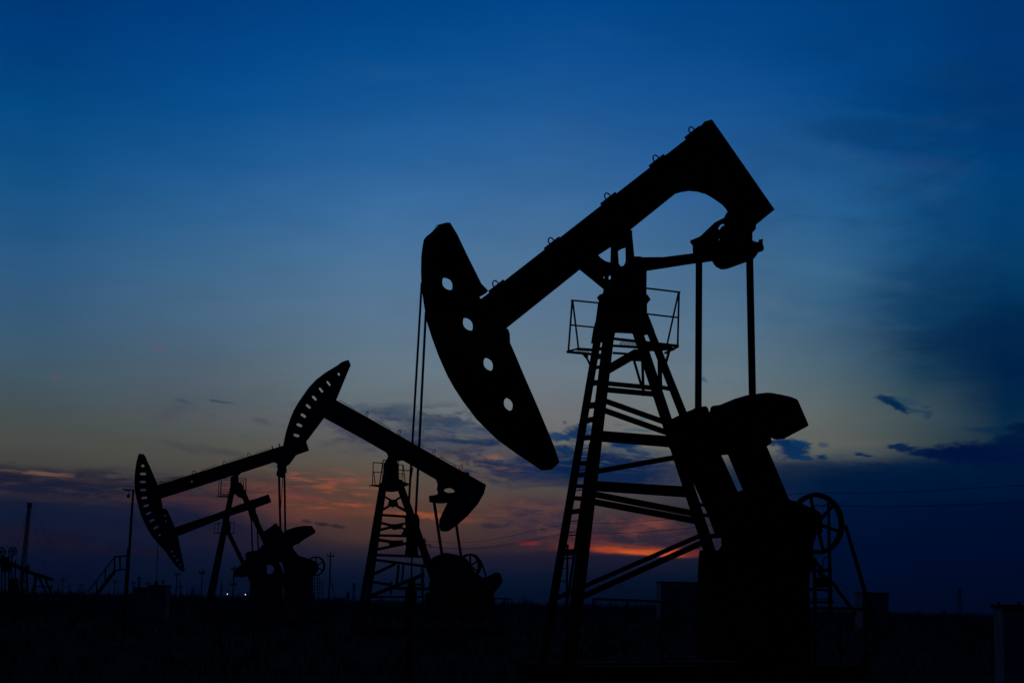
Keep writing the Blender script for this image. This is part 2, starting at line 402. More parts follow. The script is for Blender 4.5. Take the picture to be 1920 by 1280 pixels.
class MB:
    def __init__(s):
        s.v, s.f = [], []

    def add(s, vs, fs):
        n = len(s.v)
        s.v += [Vector(v) for v in vs]
        s.f += [tuple(i + n for i in f) for f in fs]
        return s

    def prism(s, a, b, e1, e2, h1, h2, h1b=None, h2b=None):
        h1b = h1 if h1b is None else h1b
        h2b = h2 if h2b is None else h2b
        vs = [a + e1 * (i * h1) + e2 * (j * h2) for i, j in ((-1, -1), (1, -1), (1, 1), (-1, 1))]
        vs += [b + e1 * (i * h1b) + e2 * (j * h2b) for i, j in ((-1, -1), (1, -1), (1, 1), (-1, 1))]
        return s.add(vs, [(0, 3, 2, 1), (4, 5, 6, 7), (0, 1, 5, 4), (1, 2, 6, 5), (2, 3, 7, 6), (3, 0, 4, 7)])

    def box(s, c, hx, hy, hz, rz=0):
        c = Vector(c)
        e1 = Vector((math.cos(rz), math.sin(rz), 0))
        e2 = Vector((-math.sin(rz), math.cos(rz), 0))
        z = Vector((0, 0, 1))
        return s.prism(c - z * hz, c + z * hz, e1, e2, hx, hy)

    def tube(s, pts, r, n=8, r2=None, caps=True):
        pts = [Vector(p) for p in pts]
        base = len(s.v)
        N = len(pts)
        prevx = None
        for i, p in enumerate(pts):
            t = (pts[min(i + 1, N - 1)] - pts[max(i - 1, 0)]).normalized()
            if prevx is None:
                x = t.orthogonal().normalized()
            else:
                x = (prevx - t * prevx.dot(t)).normalized()
            prevx = x
            y = t.cross(x)
            rr = r if r2 is None else r + (r2 - r) * i / (N - 1)
            for k in range(n):
                a = 2 * math.pi * k / n
                s.v.append(p + (x * math.cos(a) + y * math.sin(a)) * rr)
        for i in range(N - 1):
            for k in range(n):
                a, b = base + i * n + k, base + i * n + (k + 1) % n
                s.f.append((a, b, b + n, a + n))
        if caps:
            s.f.append(tuple(base + k for k in range(n - 1, -1, -1)))
            s.f.append(tuple(base + (N - 1) * n + k for k in range(n)))
        return s

    def build(s, name, m, parent=None, **props):
        me = bpy.data.meshes.new(name)
        me.from_pydata([tuple(v) for v in s.v], [], s.f)
        bm = bmesh.new()
        bm.from_mesh(me)
        bmesh.ops.recalc_face_normals(bm, faces=bm.faces)
        bm.to_mesh(me)
        bm.free()
        return link(name, me, m, parent, **props)


Z = Vector((0, 0, 1))


class Jack:
    """Frame of one pumping unit: a vertical plane along its beam."""

    def __init__(j, px, dist, yaw, name, label, group):
        r = ray(px, 1000)
        j.P0 = Vector((EYE.x + r.x / r.y * dist, EYE.y + dist, 0))
        j.d = Vector((math.sin(yaw), math.cos(yaw), 0))
        j.n = Vector((math.cos(yaw), -math.sin(yaw), 0))
        j.root = thing(name, label, 'pump jack', j.P0, group)

    def P(j, px, py, lat=0.0):
        if callable(lat):
            lat = lat(py)
        r = ray(px, py)
        t = (lat - (EYE - j.P0).dot(j.n)) / r.dot(j.n)
        return EYE + r * t

    def sz(j, p):
        return (p - j.P0).dot(j.d), p.z

    def W(j, s, z, lat):
        return j.P0 + j.d * s + j.n * lat + Z * z

    def pxm(j, px, py, lat=0.0):
        p = j.P(px, py, lat)
        return FPX / (p - EYE).dot(Fw)

    def bar_mb(j, mb, p1, p2, w, lat=0.0, T=None, w2=None):
        a, b = j.P(*p1, lat), j.P(*p2, lat)
        t = (b - a).normalized()
        e1 = t.cross(j.n).normalized()
        e2 = t.cross(e1).normalized()

        def app(p, e):
            q0, q1 = project(p), project(p + e * .01)
            tt = project(p + t * .05) - q0
            tt.normalize()
            dv = (q1 - q0) / .01
            return abs(dv.x * tt.y - dv.y * tt.x)

        def sec(p, w):
            s1, s2 = app(p, e1), app(p, e2)
            if T is None:
                h = w / (s1 + s2)
                return h / 2, h / 2
            h = max((w - T * s2) / s1, 0.25 * w / s1)
            return h / 2, T / 2
        h1, h2 = sec(a, w)
        h1b, h2b = sec(b, w2 or w)
        mb.prism(a, b, e1, e2, h1, h2, h1b, h2b)
        return mb

    def bar(j, name, p1, p2, w, lat=0.0, T=None, parent=None, m=None, w2=None, **props):
        return j.bar_mb(MB(), p1, p2, w, lat, T, w2).build(name, m or M_STEEL, parent or j.root, **props)

    def to_ground(j, p1, p2, lat, z=0.25):
        """pixel on the line p1-p2 where the plane reaches height z"""
        k = 1.0
        f = lambda k: j.P(p1[0] + (p2[0] - p1[0]) * k, p1[1] + (p2[1] - p1[1]) * k, lat).z - z
        lo, hi = 0.5, 6.0
        for _ in range(50):
            mid = (lo + hi) / 2
            if f(mid) > 0:
                lo = mid
            else:
                hi = mid
        return (p1[0] + (p2[0] - p1[0]) * lo, p1[1] + (p2[1] - p1[1]) * lo)

    def tube(j, name, pts, w, lat=0.0, parent=None, m=None, n=8, **props):
        P = [j.P(*p, lat) for p in pts]
        r = w / 2 / (FPX / (P[0] - EYE).dot(Fw))
        return MB().tube(P, r, n).build(name, m or M_STEEL, parent or j.root, **props)

    def solid(j, name, pts, lat=0.0, T=0.3, holes=(), parent=None, m=None, **props):
        """plate whose silhouette is pts: right-facing edges lie on the near face, left-facing on the far face"""
        loops = [list(pts)] + [list(h) for h in holes]
        prof = []
        c = project(j.P(*pts[0], lat))
        dl = (project(j.P(*pts[0], lat) + j.n * .1) - c)
        for li, lp in enumerate(loops):
            area = sum(a[0] * b[1] - b[0] * a[1] for a, b in zip(lp, lp[1:] + lp[:1]))
            # image y is down: positive area = clockwise as seen; outer should be one sense, holes the other
            if (area > 0) != (li == 0):
                lp.reverse()
            N = len(lp)
            out = []
            for i in range(N):
                a, b, cc = Vector(lp[i - 1]), Vector(lp[i]), Vector(lp[(i + 1) % N])
                t1, t2 = (b - a), (cc - b)
                t = (t1.normalized() if t1.length else t1) + (t2.normalized() if t2.length else t2)
                nrm_ = Vector((t.y, -t.x))
                sgn = max(-1, min(1, 4 * nrm_.dot(dl) / (nrm_.length * dl.length + 1e-9)))
                out.append(j.sz(j.P(b.x, b.y, lat + sgn * T / 2)))
            prof.append(out)
        flat = [p for l in prof for p in l]
        tris = tessellate_polygon([[Vector((s, z, 0)) for s, z in l] for l in prof])
        n = len(flat)
        vs = [j.W(s, z, lat + T / 2) for s, z in flat] + [j.W(s, z, lat - T / 2) for s, z in flat]
        fs = [tuple(t) for t in tris] + [tuple(i + n for i in reversed(t)) for t in tris]
        k = 0
        for l in prof:
            L = len(l)
            for i in range(L):
                a, b = k + i, k + (i + 1) % L
                fs.append((a, b, b + n, a + n))
            k += L
        return MB().add(vs, fs).build(name, m or M_STEEL, parent or j.root, **props)

    def wheel(j, cx, cy, R, ring, width, lat, nsp=6, rot=0.2, hub=8, turn=0.0):
        c = j.P(cx, cy, lat)
        d = (Matrix.Rotation(-turn, 3, 'Z') @ j.d).normalized()
        n_ = (Matrix.Rotation(-turn, 3, 'Z') @ j.n).normalized()
        W = lambda s, z, l: c + d * s + Z * z + n_ * (l - lat)
        s0 = z0 = 0.0
        k = FPX / (c - EYE).dot(Fw)
        Ro, Ri, rh = R / k, (R - ring) / k, hub / k
        mb = MB()
        n = 48

        def annulus(mb, ro, ri, l0, l1):
            vs = []
            for q in range(n):
                a = 2 * math.pi * q / n
                for r_, l in ((ro, l0), (ro, l1), (ri, l1), (ri, l0)):
                    vs.append(W(s0 + r_ * math.cos(a), z0 + r_ * math.sin(a), l))
            fs = []
            for q in range(n):
                p = (q + 1) % n
                for e in range(4):
                    fs.append((q * 4 + e, q * 4 + (e + 1) % 4, p * 4 + (e + 1) % 4, p * 4 + e))
            mb.add(vs, fs)
        annulus(mb, Ro, Ri, lat - width / 2, lat + width / 2)
        w = mb.build('belt_pulley', M_STEEL, j.root)
        mh = MB()
        annulus(mh, rh, rh * .3, lat - width * .4, lat + width * .4)
        mh.build('hub', M_STEEL, w)
        for q in range(nsp):
            a = 2 * math.pi * q / nsp + rot
            ms = MB()
            p1 = W(s0 + rh * .9 * math.cos(a), z0 + rh * .9 * math.sin(a), lat)
            p2 = W(s0 + (Ri + .01) * math.cos(a), z0 + (Ri + .01) * math.sin(a), lat)
            t = (p2 - p1).normalized()
            ms.prism(p1, p2, t.cross(n_).normalized(), n_, ring * .42 / k, width * .18, ring * .36 / k, width * .15)
            ms.build('spoke', M_STEEL, w)
        return w


def lens(cx, cy, L, Wd, tilt, n=10, pointy=True):
    """closed loop: a lens L long, Wd wide, long axis tilted clockwise from vertical (photo up)"""
    pts = []
    for i in range(n):
        t = -1 + 2 * i / n
        pts.append((Wd / 2 * (1 - t * t) ** (1 if pointy else .5), t * L / 2))
    for i in range(n):
        t = 1 - 2 * i / n
        pts.append((-Wd / 2 * (1 - t * t) ** (1 if pointy else .5), t * L / 2))
    a = rad(tilt)
    return [(cx + x * math.cos(a) - y * math.sin(a), cy + x * math.sin(a) + y * math.cos(a)) for x, y in pts]


def slot(cx, cy, L, Wd, ang):
    """rounded slot, long axis ang degrees clockwise from horizontal"""
    pts = []
    r = Wd / 2
    for s in (1, -1):
        for k in range(7):
            a = -math.pi / 2 + math.pi * k / 6
            pts.append((s * (L / 2 - r + r * math.cos(a)), s * r * math.sin(a)))
    a = rad(ang)
    return [(cx + x * math.cos(a) - y * math.sin(a), cy + x * math.sin(a) + y * math.cos(a)) for x, y in pts]


def WP(px, py, dist):
    r = ray(px, py)
    return EYE + r * (dist / r.y)


def height_at(px, py, dist):
    return WP(px, py, dist).z


def along(p, q, t):
    return (p[0] + (q[0] - p[0]) * t, p[1] + (q[1] - p[1]) * t)


def skid(j, s0, s1, lw, z=0.25):
    m = MB()
    for l in (-lw, lw):
        m.prism(j.W(s0, z / 2 + .002, l), j.W(s1, z / 2 + .002, l), j.n, Z, .14, z / 2)
    k = s0 + .3
    while k < s1:
        m.prism(j.W(k, z / 2 - .02, -lw + .141), j.W(k, z / 2 - .02, lw - .141), j.d, Z, .08, z / 2 - .03)
        k += 1.6
    m.build('skid_base', M_STEEL, j.root)


# ================================================================== PUMP JACK A (large, right)
A = Jack(1190, 29.0, rad(50.6), 'pump_jack', 'largest pump jack, in front on the right, its horsehead pierced by four holes', 'pump jacks')
lf = lambda y: -(0.28 + 0.42 * (y - 600) / 665)
ln_ = lambda y: (0.28 + 0.42 * (y - 600) / 665)
head = [(844.5, 418), (842.4, 417.5), (832, 421.5), (827.8, 419.6), (826.3, 422), (816.3, 427), (810, 434.6), (798.6, 444), (794.4, 450), (791.7, 465), (789.8, 481.7), (789.2, 509), (790.2, 538), (794.4, 569), (800.7, 605), (810, 634), (822.6, 668), (838.5, 704), (852, 728), (868.4, 753), (893.5, 786), (931, 823), (968.6, 850.5), (989.4, 864), (1015.5, 881.5), (1021, 881), (1033, 878), (1044.7, 871), (1048.8, 865.4), (1039.5, 837), (1010, 766), (982, 702), (964.4, 660), (956.7, 643), (956, 625.6), (953, 617), (948.7, 615), (899, 557), (911, 550), (915.5, 545), (911, 540), (902.9, 531.8), (874.7, 475.5), (858, 440)]
ho = [lens(838.8, 532.3, 29, 17, -34), lens(877.3, 607.8, 29.5, 16.5, -31), lens(915.4, 682.8, 29, 16, -27), lens(953, 757.8, 28.5, 15.5, -22)]
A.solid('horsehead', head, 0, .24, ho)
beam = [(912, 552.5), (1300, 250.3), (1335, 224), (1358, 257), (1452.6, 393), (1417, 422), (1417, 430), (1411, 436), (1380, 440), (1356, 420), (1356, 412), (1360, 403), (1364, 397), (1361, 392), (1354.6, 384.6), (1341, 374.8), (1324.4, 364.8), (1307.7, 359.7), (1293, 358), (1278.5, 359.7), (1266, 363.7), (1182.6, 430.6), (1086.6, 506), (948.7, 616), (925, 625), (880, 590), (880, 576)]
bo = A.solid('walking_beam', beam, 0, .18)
for (x, y) in ((1298, 245), (1231, 298), (1140.2, 369), (1034.6, 452.5), (930.3, 533)):
    g = A.tube('lifting_lug', [(x + a, y + b) for a, b in ((-3.5, 5.5), (-5.6, 2), (-6.7, -1), (-6, -5), (-3, -7.2), (1, -5.6), (3.6, -2.4), (6.5, .4))], 2.6, .05, parent=bo)
    A.bar('beam_pad', (x - 13, y + 14), (x + 14, y - 7), 5, -.12, .03, parent=bo)
# pivot bracket on the samson post
pb = [(1181.4, 430.5), (1186, 432.8), (1185.3, 436.7), (1189.4, 480.5), (1199, 480.5), (1205.6, 482), (1243, 482), (1298.6, 475), (1335, 470), (1350, 470), (1350, 488), (1335, 489.8), (1304, 493.8), (1212.7, 507.8), (1212.2, 552), (1217, 556), (1219.7, 562.5), (1213.4, 567), (1213.4, 586), (1219.7, 600), (1228, 622), (1205, 629), (1187, 625.5), (1154, 622.5), (1150, 640), (1108, 644), (1112, 618), (1117, 600), (1121, 569.5), (1122.8, 564), (1122, 554.7), (1130.6, 549), (1131.4, 542.2), (1100, 516.5), (1087.2, 506.3), (1092, 484), (1118, 455), (1150, 430), (1168, 420)]
hs = [[(1145.3, 460.2), (1122, 478.3), (1126, 482.8), (1135, 489.3), (1144.2, 495.2)], [(1158.8, 471), (1165, 467), (1172.6, 464), (1173, 490), (1169.7, 497.5), (1164.5, 500), (1160.3, 493.8)], lens(1143, 520.3, 8.5, 4.5, 0, 6, False), lens(1133, 520.3, 3.6, 3, 0, 5, False)]
piv = A.solid('post_bracket', pb, 0, .1, hs)
A.solid('bearing_cap', [(1119, 558), (1124, 552), (1214, 552), (1220, 561), (1214, 569), (1124, 566)], 0, .3, parent=piv)
# equalizer group
eq = [(1294.7, 450), (1300, 448.8), (1312.7, 443), (1340, 417), (1360, 407), (1360, 403), (1364, 398.4), (1400, 395), (1418, 422), (1417, 429.7), (1411, 435), (1411, 450.8), (1419, 454), (1423.6, 453), (1426, 448.6), (1430, 451.6), (1430.6, 457.8), (1433, 465.6), (1430.6, 470.6), (1422, 473.4), (1418, 479.7), (1412.7, 486), (1398.6, 491.4), (1360, 504.7), (1351, 504.7), (1343, 500.8), (1337.7, 494.5), (1335, 489.8), (1317, 492.5), (1304, 494), (1299, 475), (1298.6, 460), (1294, 455)]
eh = [[(1323.6, 464.8), (1340, 462.4), (1343, 464.8), (1339, 467.8), (1324.2, 470.2)], [(1364.5, 415.4), (1351, 421.7), (1347.3, 427), (1347.3, 431.5), (1349.5, 430), (1353, 425), (1365, 418.6)], [(1347.5, 444), (1351.8, 449.6), (1348, 449.8)], lens(1396, 438.3, 5, 4, 0, 5, False), lens(1311.8, 468.5, 3, 4, 0, 5, False)]
eqo = A.solid('equalizer_beam', eq, 0, .1, eh)
A.solid('bearing_housing', [(1337, 492), (1345, 460), (1356, 432), (1372, 424), (1408, 428), (1411, 452), (1408, 480), (1398, 490), (1360, 503.5), (1350, 503.5), (1342, 499)], 0, .3, parent=eqo)
eb = MB()
eb.tube([A.P(1304, 466, -.8), A.P(1412, 463, .8)], .07, 12)
eb.build('cross_shaft', M_STEEL, eqo)
A.bar('pitman_arm', (1310.8, 468), (1309, 800), 12.6, -.8, .13)
A.bar('pitman_arm', (1405.2, 465), (1411.8, 790), 13.6, .8, .13)
# legs
A_L1 = ((1133, 560), (1035.5, 1135))
A_L2 = ((1146.5, 585), (1083, 1115))
A_R1 = ((1194, 618), (1290.5, 911))
A_R2 = ((1203, 580), (1264.5, 735))
for (p, q, la, w, w2) in ((*A_L1, lf, 14.2, 16.5), (*A_L2, ln_, 20.5, 27), (*A_R1, ln_, 20, 23.5), (*A_R2, lf, 14.5, 19)):
    e = A.to_ground(p, q, la)
    A.bar('leg', p, e, w, la, None, w2=w2)
cb = [((1128, 717.5), (1232, 727.7), 9, lf), ((1128, 729.5), (1232, 739), 10.5, ln_), ((1228, 723.5), (1259, 729.5), 8, lf),
      ((1128, 749), (1246, 791), 10.5, ln_), ((1126, 766.5), (1250, 810.5), 11, lf), ((1120, 812), (1262, 823), 11.2, lf), ((1120, 822), (1262, 833.5), 10.8, ln_),
      ((1112, 884.5), (1272, 856), 10, ln_), ((1110, 905.5), (1290, 916.5), 10, lf), ((1110, 914.5), (1292, 927), 11, ln_), ((1108, 925), (1308, 963.5), 12, ln_), ((1106, 939), (1312, 977.5), 12.4, lf),
      ((1085, 1103), (1322, 999.5), 9, lf), ((1088, 1119.5), (1318, 1016), 11.5, ln_), ((1040, 1122), (1082, 1104), 9, lf), ((1318, 1005.5), (1356, 1003), 9, ln_),
      ((1307, 944), (1340, 951), 6, ln_), ((1318, 965), (1345, 968), 7, lf)]
for (p, q, w, la) in cb:
    A.bar('cross_brace', p, q, w, la, .07 if w > 8 else .05)
A.bar('cross_brace', (1236.5, 650), (1238, 742), 8.5, lf, .04)
A.bar('cross_brace', (1189, 676), (1203.5, 726), 5, 0, .03)
A.bar('cross_brace', (1204.5, 676), (1206.5, 742), 5.5, 0, .03)
A.solid('gusset_plate', [(1151, 676.4), (1190, 654.5), (1207, 658), (1206, 677), (1184.5, 676), (1146, 698.5), (1140, 700), (1138, 684)], ln_(670), .05)
# rungs between the two front legs
for (x1, y1, x2, y2, w) in ((1098, 713.8, 1120, 714.5, 4), (1096, 720, 1122, 718, 7), (1092, 761, 1118, 758, 11), (1086, 789, 1112, 784, 9.5), (1080, 821.5, 1110, 819, 9), (1070, 869, 1102, 867.5, 9), (1066, 891, 1098, 888, 8.5),
                            (1064, 910.5, 1096, 911.5, 7.5), (1060, 933, 1092, 935, 8.5), (1056, 960, 1092, 955.5, 9), (1048, 1036, 1084, 1033, 11), (1100, 690, 1124, 686, 6), (1104, 672, 1126, 668, 5), (1106, 655, 1128, 652, 6)):
    m = MB()
    x1 = 1133 - (y1 - 560) * .1696
    x2 = 1146.5 - (y2 - 585) * .1198
    a, b = A.P(x1, y1, lf), A.P(x2, y2, ln_)
    t = (b - a).normalized()
    h = w / 2 / A.pxm(x1, y1, lf)
    m.prism(a, b, t.cross(Z).normalized(), Z, h * .6, h)
    m.build('side_brace', M_STEEL, A.root)
lad = A.bar('ladder', (1107, 830), along((1093.5, 919), (1062.6, 1135), 1.2), 4.6, 0, .05)
A.bar('stile', (1064.5, 1020), (1061.5, 1165), 4, -.3, .04, parent=lad)
for (x, y, ww) in ((1093, 794, 1.8), (1094, 841, 1.6), (1089, 876, 1.8), (1088, 881, 1.6), (1084, 919, 2), (1074, 997, 1.8), (1072, 1003, 2.2), (1064, 1046, 2.6), (1052, 1089, 2), (1056, 1065, 1.6), (1078, 976, 1.6)):
    A.bar('rung', (x - 9, y + 1), (x + 11, y - 1.5), ww, -.15, .02, parent=lad)
# platform
dk = A.bar('platform', (1064, 659.5), (1128, 665.5), 5, -.55, .05)
A.bar('deck_edge', (1064, 658.5), (1086, 653), 3.5, -.5, .03, parent=dk)
A.bar('deck_edge', (1083, 654), (1112, 656), 5.5, -.2, .04, parent=dk)
A.bar('deck_edge', (1150, 634.7), (1271.5, 648.5), 5.5, .6, .04, parent=dk)
A.bar('deck_edge', (1150, 648), (1262, 655), 5, .3, .04, parent=dk)
A.bar('deck_edge', (1271, 649.5), (1247, 662), 4.5, .4, .04, parent=dk)
A.bar('deck_edge', (1215, 656), (1264, 653.5), 5.5, .2, .04, parent=dk)
A.bar('deck_edge', (1150, 661.5), (1180, 663.5), 4.5, 0, .04, parent=dk)
A.solid('deck', [(1205, 640), (1240, 643), (1262, 650), (1245, 656), (1236, 660), (1205, 655)], .2, .06, parent=dk)
for i in range(11):
    A.bar('grating_bar', (1164 + i * 2.9, 639.5), (1161.5 + i * 2.9, 648.5), 1.3, .45, .012, parent=dk)
for i in range(8):
    A.bar('grating_bar', (1083 + i * 3.2, 656), (1081 + i * 3.2, 661), 1.3, -.35, .012, parent=dk)
for (p, q, w, la) in (((1073, 562), (1065.8, 658), 3.6, -.6), ((1073.6, 562), (1084.6, 653), 3.4, -.45), ((1071.5, 562.8), (1124, 568), 3.2, -.5), ((1070, 609), (1118, 614), 3, -.5),
                      ((1210, 540), (1274.8, 547.8), 3.4, .6), ((1214, 588.6), (1272, 595.3), 3.2, .6), ((1273.2, 546.5), (1270.6, 649), 3.6, .6), ((1272.6, 547), (1251, 645), 3.4, .45)):
    A.bar('guard_rail', p, q, w, la, .03 if w < 3.5 else None, parent=dk)
A.bar('knee_brace', (1098, 666), (1106.5, 684), 4, -.4, .03, parent=dk)
A.bar('knee_brace', (1095, 663), (1101, 670), 7, -.4, .04, parent=dk)
A.bar('knee_brace', (1255, 657), (1247.5, 684), 5, .3, .03, parent=dk)
# cranks and counterweights
ck = A.solid('crank_arm', [(1259, 785), (1284.6, 772.5), (1302.4, 766), (1324, 761), (1327.4, 764.7), (1330, 772), (1345, 800), (1352.6, 853), (1384, 922.5), (1400, 945), (1400, 1000), (1353, 1008), (1340, 1000), (1329.5, 972), (1325, 960), (1319, 947), (1311, 929), (1300, 905), (1278, 870), (1253.5, 838), (1247, 830)], -.95, .12)
A.solid('counterweight', [(1261, 786), (1285, 774), (1302.4, 767.5), (1322, 763), (1328, 772), (1338, 800), (1330, 850), (1290, 880), (1262, 842), (1255, 830)], -1.0, .3, parent=ck, m=M_WEIGHT)
ck = A.solid('crank_arm', [(1340, 800), (1400, 770), (1440, 800), (1447.7, 829.3), (1438, 836.6), (1479.6, 935.7), (1491, 940), (1470, 990), (1420, 990), (1393.7, 920.5), (1362.9, 848)], .95, .2)
A.solid('counterweight', [(1329.8, 775), (1332.6, 763), (1338.9, 760), (1352.4, 758.4), (1378.5, 747), (1405.6, 740), (1419, 738.8), (1430.6, 736.5), (1445, 736.5), (1466, 739.6), (1482.8, 743.4), (1493, 747.5), (1496.3, 750), (1516.3, 796), (1514, 799), (1468, 822.5), (1456.7, 823.7), (1443.6, 818), (1400, 833), (1363, 847.5), (1352, 853), (1338, 835), (1330, 800)], 1.0, .2, parent=ck, m=M_WEIGHT)
rd = A.solid('gear_reducer', [(1352, 1008), (1352, 985), (1362, 955), (1379, 923), (1398, 917), (1440, 912), (1475, 930), (1481.5, 937.5), (1488, 941), (1494, 939.6), (1505, 944), (1517, 950), (1531.5, 955), (1540, 962.6), (1542.5, 980), (1542, 998), (1531.5, 1002), (1526, 1017), (1524, 1029), (1525, 1044), (1524, 1050), (1500, 1060), (1350, 1060), (1341, 1032), (1346, 1032), (1352.6, 1023)], 0.5, .4)
A.solid('gear_reducer', [(1372, 1000), (1400, 960), (1440, 940), (1490, 960), (1500, 1040), (1380, 1050)], 0, 1.2)
A.solid('reducer_stand', [(1310, 1040), (1312, 1031), (1524, 1040), (1519, 1075), (1517, 1100), (1520, 1150), (1522, 1250), (1304, 1230), (1306, 1140)], 0, 1.2)
A.solid('bearing_cap', [(1480, 1050), (1520, 1040), (1533, 1051), (1526, 1068), (1490, 1070)], 0.3, .5, parent=rd)
A.wheel(1531.5, 981, 57, 7.5, .09, .95, 6, .785, 9, turn=rad(19))
# belt, motor frame, brake
A.bar('drive_belt', (1585, 984), (1633, 1146), 6.5, .95, .05, w2=8.5)
A.bar('drive_belt', (1556, 1085), (1604, 1150), 6.5, .95, .05)
mo = A.bar('motor_stand', (1553.3, 940), (1557.5, 1155), 5, .6, .04, w2=8)
A.bar('post', (1527, 1062), (1528.5, 1155), 7, .6, .06, parent=mo)
for (p, q, w) in (((1515, 1069), (1558, 1068), 7), ((1518, 1104), (1560, 1106), 5), ((1518, 1122), (1560, 1122), 2), ((1520, 1128), (1562, 1128), 5), ((1527, 1050), (1546, 1070), 5), ((1536, 1072), (1556, 1094), 9)):
    A.bar('stand_rail', p, q, w, .6, .05, parent=mo)
A.tube('brake_lever', [(1524, 1040), (1531, 1048), (1534, 1062), (1536, 1072)], 2, .8)
A.tube('brake_lever', [(1542, 1064), (1543, 1052), (1547, 1044), (1553, 1043)], 2, .8)
A.solid('motor', [(1531, 1082), (1552, 1080), (1556, 1100), (1530, 1101)], .6, .12)
A.tube('brake_lever', [(1520, 950), (1532, 946), (1542, 948), (1552, 944)], 1.8, .95)
s0 = A.sz(A.P(1035, 1250, 0))[0]
s1 = A.sz(A.P(1560, 1200, 0))[0]
skid(A, A.sz(A.P(*A.to_ground(*A_L1, lf), lf))[0] - .4, A.sz(A.P(1600, 1200, .6))[0], .7)
# bridle: two cables, carrier bar, polished rod
A.bar('bridle_cable', (790.8, 530), (765.5, 962), 4.2, -.11, None, m=M_ROPE)
A.bar('bridle_cable', (798.5, 585), (779.5, 965), 4.6, .11, None, m=M_ROPE)
A.solid('carrier_bar', [(759, 972), (762, 962), (784, 964), (787, 975), (786, 1000), (782, 1012), (785, 1040), (775, 1042), (772, 1030), (769, 1030), (767, 1042), (760, 1040), (762, 1005)], 0, .12)
A.bar('polished_rod', (773, 1000), (771, 1100), 3, 0, None, m=M_ROPE)

# wellhead under the big horsehead
pz = A.P(771, 1100, 0)
wh = thing('wellhead', 'wellhead with valve handles under the cables of the largest pump jack', 'wellhead', (pz.x, pz.y, 0))
MB().tube([(pz.x, pz.y, .0), (pz.x, pz.y, pz.z + .12)], .06, 12).build('casing', M_STEEL, wh)
MB().tube([(pz.x, pz.y, pz.z - .35), (pz.x, pz.y, pz.z - .05)], .09, 12).build('stuffing_box', M_STEEL, wh)
for zz in (-.02, -.42):
    MB().tube([(pz.x - .3, pz.y, pz.z + zz), (pz.x + .3, pz.y, pz.z + zz)], .022, 8).build('flow_pipe', M_STEEL, wh)
    for sg in (-1, 1):
        MB().tube([(pz.x + sg * .3, pz.y, pz.z + zz - .1), (pz.x + sg * .3, pz.y, pz.z + zz + .1)], .012, 8).build('valve_handle', M_STEEL, wh)

# ================================================================== PUMP JACK B (middle)
B = Jack(735, 62.0, rad(60), 'pump_jack', 'middle pump jack with raised slotted horsehead and beam sloping down to the right', 'pump jacks')
headB = [(653.9, 674.8), (657.8, 684), (630.5, 749.8), (607.8, 783.4), (574.2, 828), (540, 842), (531, 833), (536.4, 808.4), (543.8, 785), (550.5, 769), (559.4, 753.8), (578, 727), (592, 712), (609.4, 698.5), (634.4, 683.4), (639.8, 678.8), (650, 675.2)]
sl = [(635.2, 701.4, 5.5, 3.2, 60), (616, 718.6, 10.5, 3.2, 53), (601.9, 731, 10.5, 3.6, 51), (589.4, 746, 11, 4, 46), (578, 761.6, 11, 4.4, 42), (568.8, 778.8, 11, 4.6, 33), (561.3, 796.7, 11, 4.8, 24), (555.8, 816, 11, 5, 16)]
B.solid('horsehead', headB, 0, .16, [slot(x, y, l, w, a) for x, y, l, w, a in sl])
beamB = [(606, 736), (630, 749.5), (700, 788), (799, 844.6), (868.4, 884), (879.4, 885.3), (880, 890.5), (911.5, 908), (907.9, 924), (896, 944.6), (877, 966.5), (859, 982.4), (841, 994.5), (832, 996), (825.6, 994.5), (823.3, 985), (824, 973.4), (831, 958), (839, 941.5), (846, 925), (853, 920.5), (848, 916), (842, 914.6), (834, 914), (822, 901), (817.3, 898.6), (772.8, 873), (756, 863.5), (721.6, 846.7), (680, 822.6), (607.8, 783.4), (585, 771)]
bo = B.solid('walking_beam', beamB, 0, .3)
for (x, y) in ((687, 779), (748, 813), (813, 850.5), (864.5, 878.5)):
    B.tube('lifting_lug', [(x - 3, y + 0), (x - 1, y - 5), (x + 1, y - 7.5), (x + 3, y - 7), (x + 3.4, y - 5), (x + 1, y + 2.5)], 1.3, 0, parent=bo)
for (p, q) in (((637, 751.5), (664, 767)), ((703, 788), (731, 804)), ((766, 824.5), (786, 835.5)), ((826, 857.5), (853.5, 873))):
    B.tube('beam_rail', [(p[0] - 2, p[1] + 2.5), (p[0], p[1] - 1.2), (q[0], q[1] - 1.2), (q[0] + .5, q[1] + 3)], 1.1, 0, parent=bo)
B.solid('saddle', [(849, 880), (866, 883), (878, 889), (872, 896)], 0, .5, parent=bo)
B.solid('post_bracket', [(721.6, 846.5), (725, 849), (727.5, 855), (726, 859), (719.4, 868.6), (718.7, 887.6), (716, 900), (713.8, 911), (715, 921), (724, 920.5), (743.5, 921), (753.5, 913), (751, 903), (748, 895), (748, 873), (744.5, 864), (745, 862.5), (755, 863)], 0, .5)
eqB = B.solid('equalizer_beam', [(817.5, 899), (839, 908), (845, 914), (834.5, 916), (832, 920), (840, 923.5), (853, 922.5), (845, 935), (839, 942), (823, 943), (805, 941), (804, 929.3), (820, 926.4), (821, 922.7), (818.8, 917), (820.5, 908)], 0, .4)
for i in range(7):
    B.bar('stud', (824 + i * 2.4, 941), (824.3 + i * 2.4, 944.3), 1, .1, .01, parent=eqB)
B.bar('pitman_arm', (813.5, 938), (830, 1048), 5.6, -.8, .1)
B.bar('pitman_arm', (852, 960), (865.5, 1050), 5, .8, .1)
B_L = ((719, 908), (684.5, 1122))
B_R = ((748, 905), (806, 1060))
lfB = lambda y: -(0.25 + 0.5 * (y - 900) / 250)
lnB = lambda y: (0.25 + 0.5 * (y - 900) / 250)
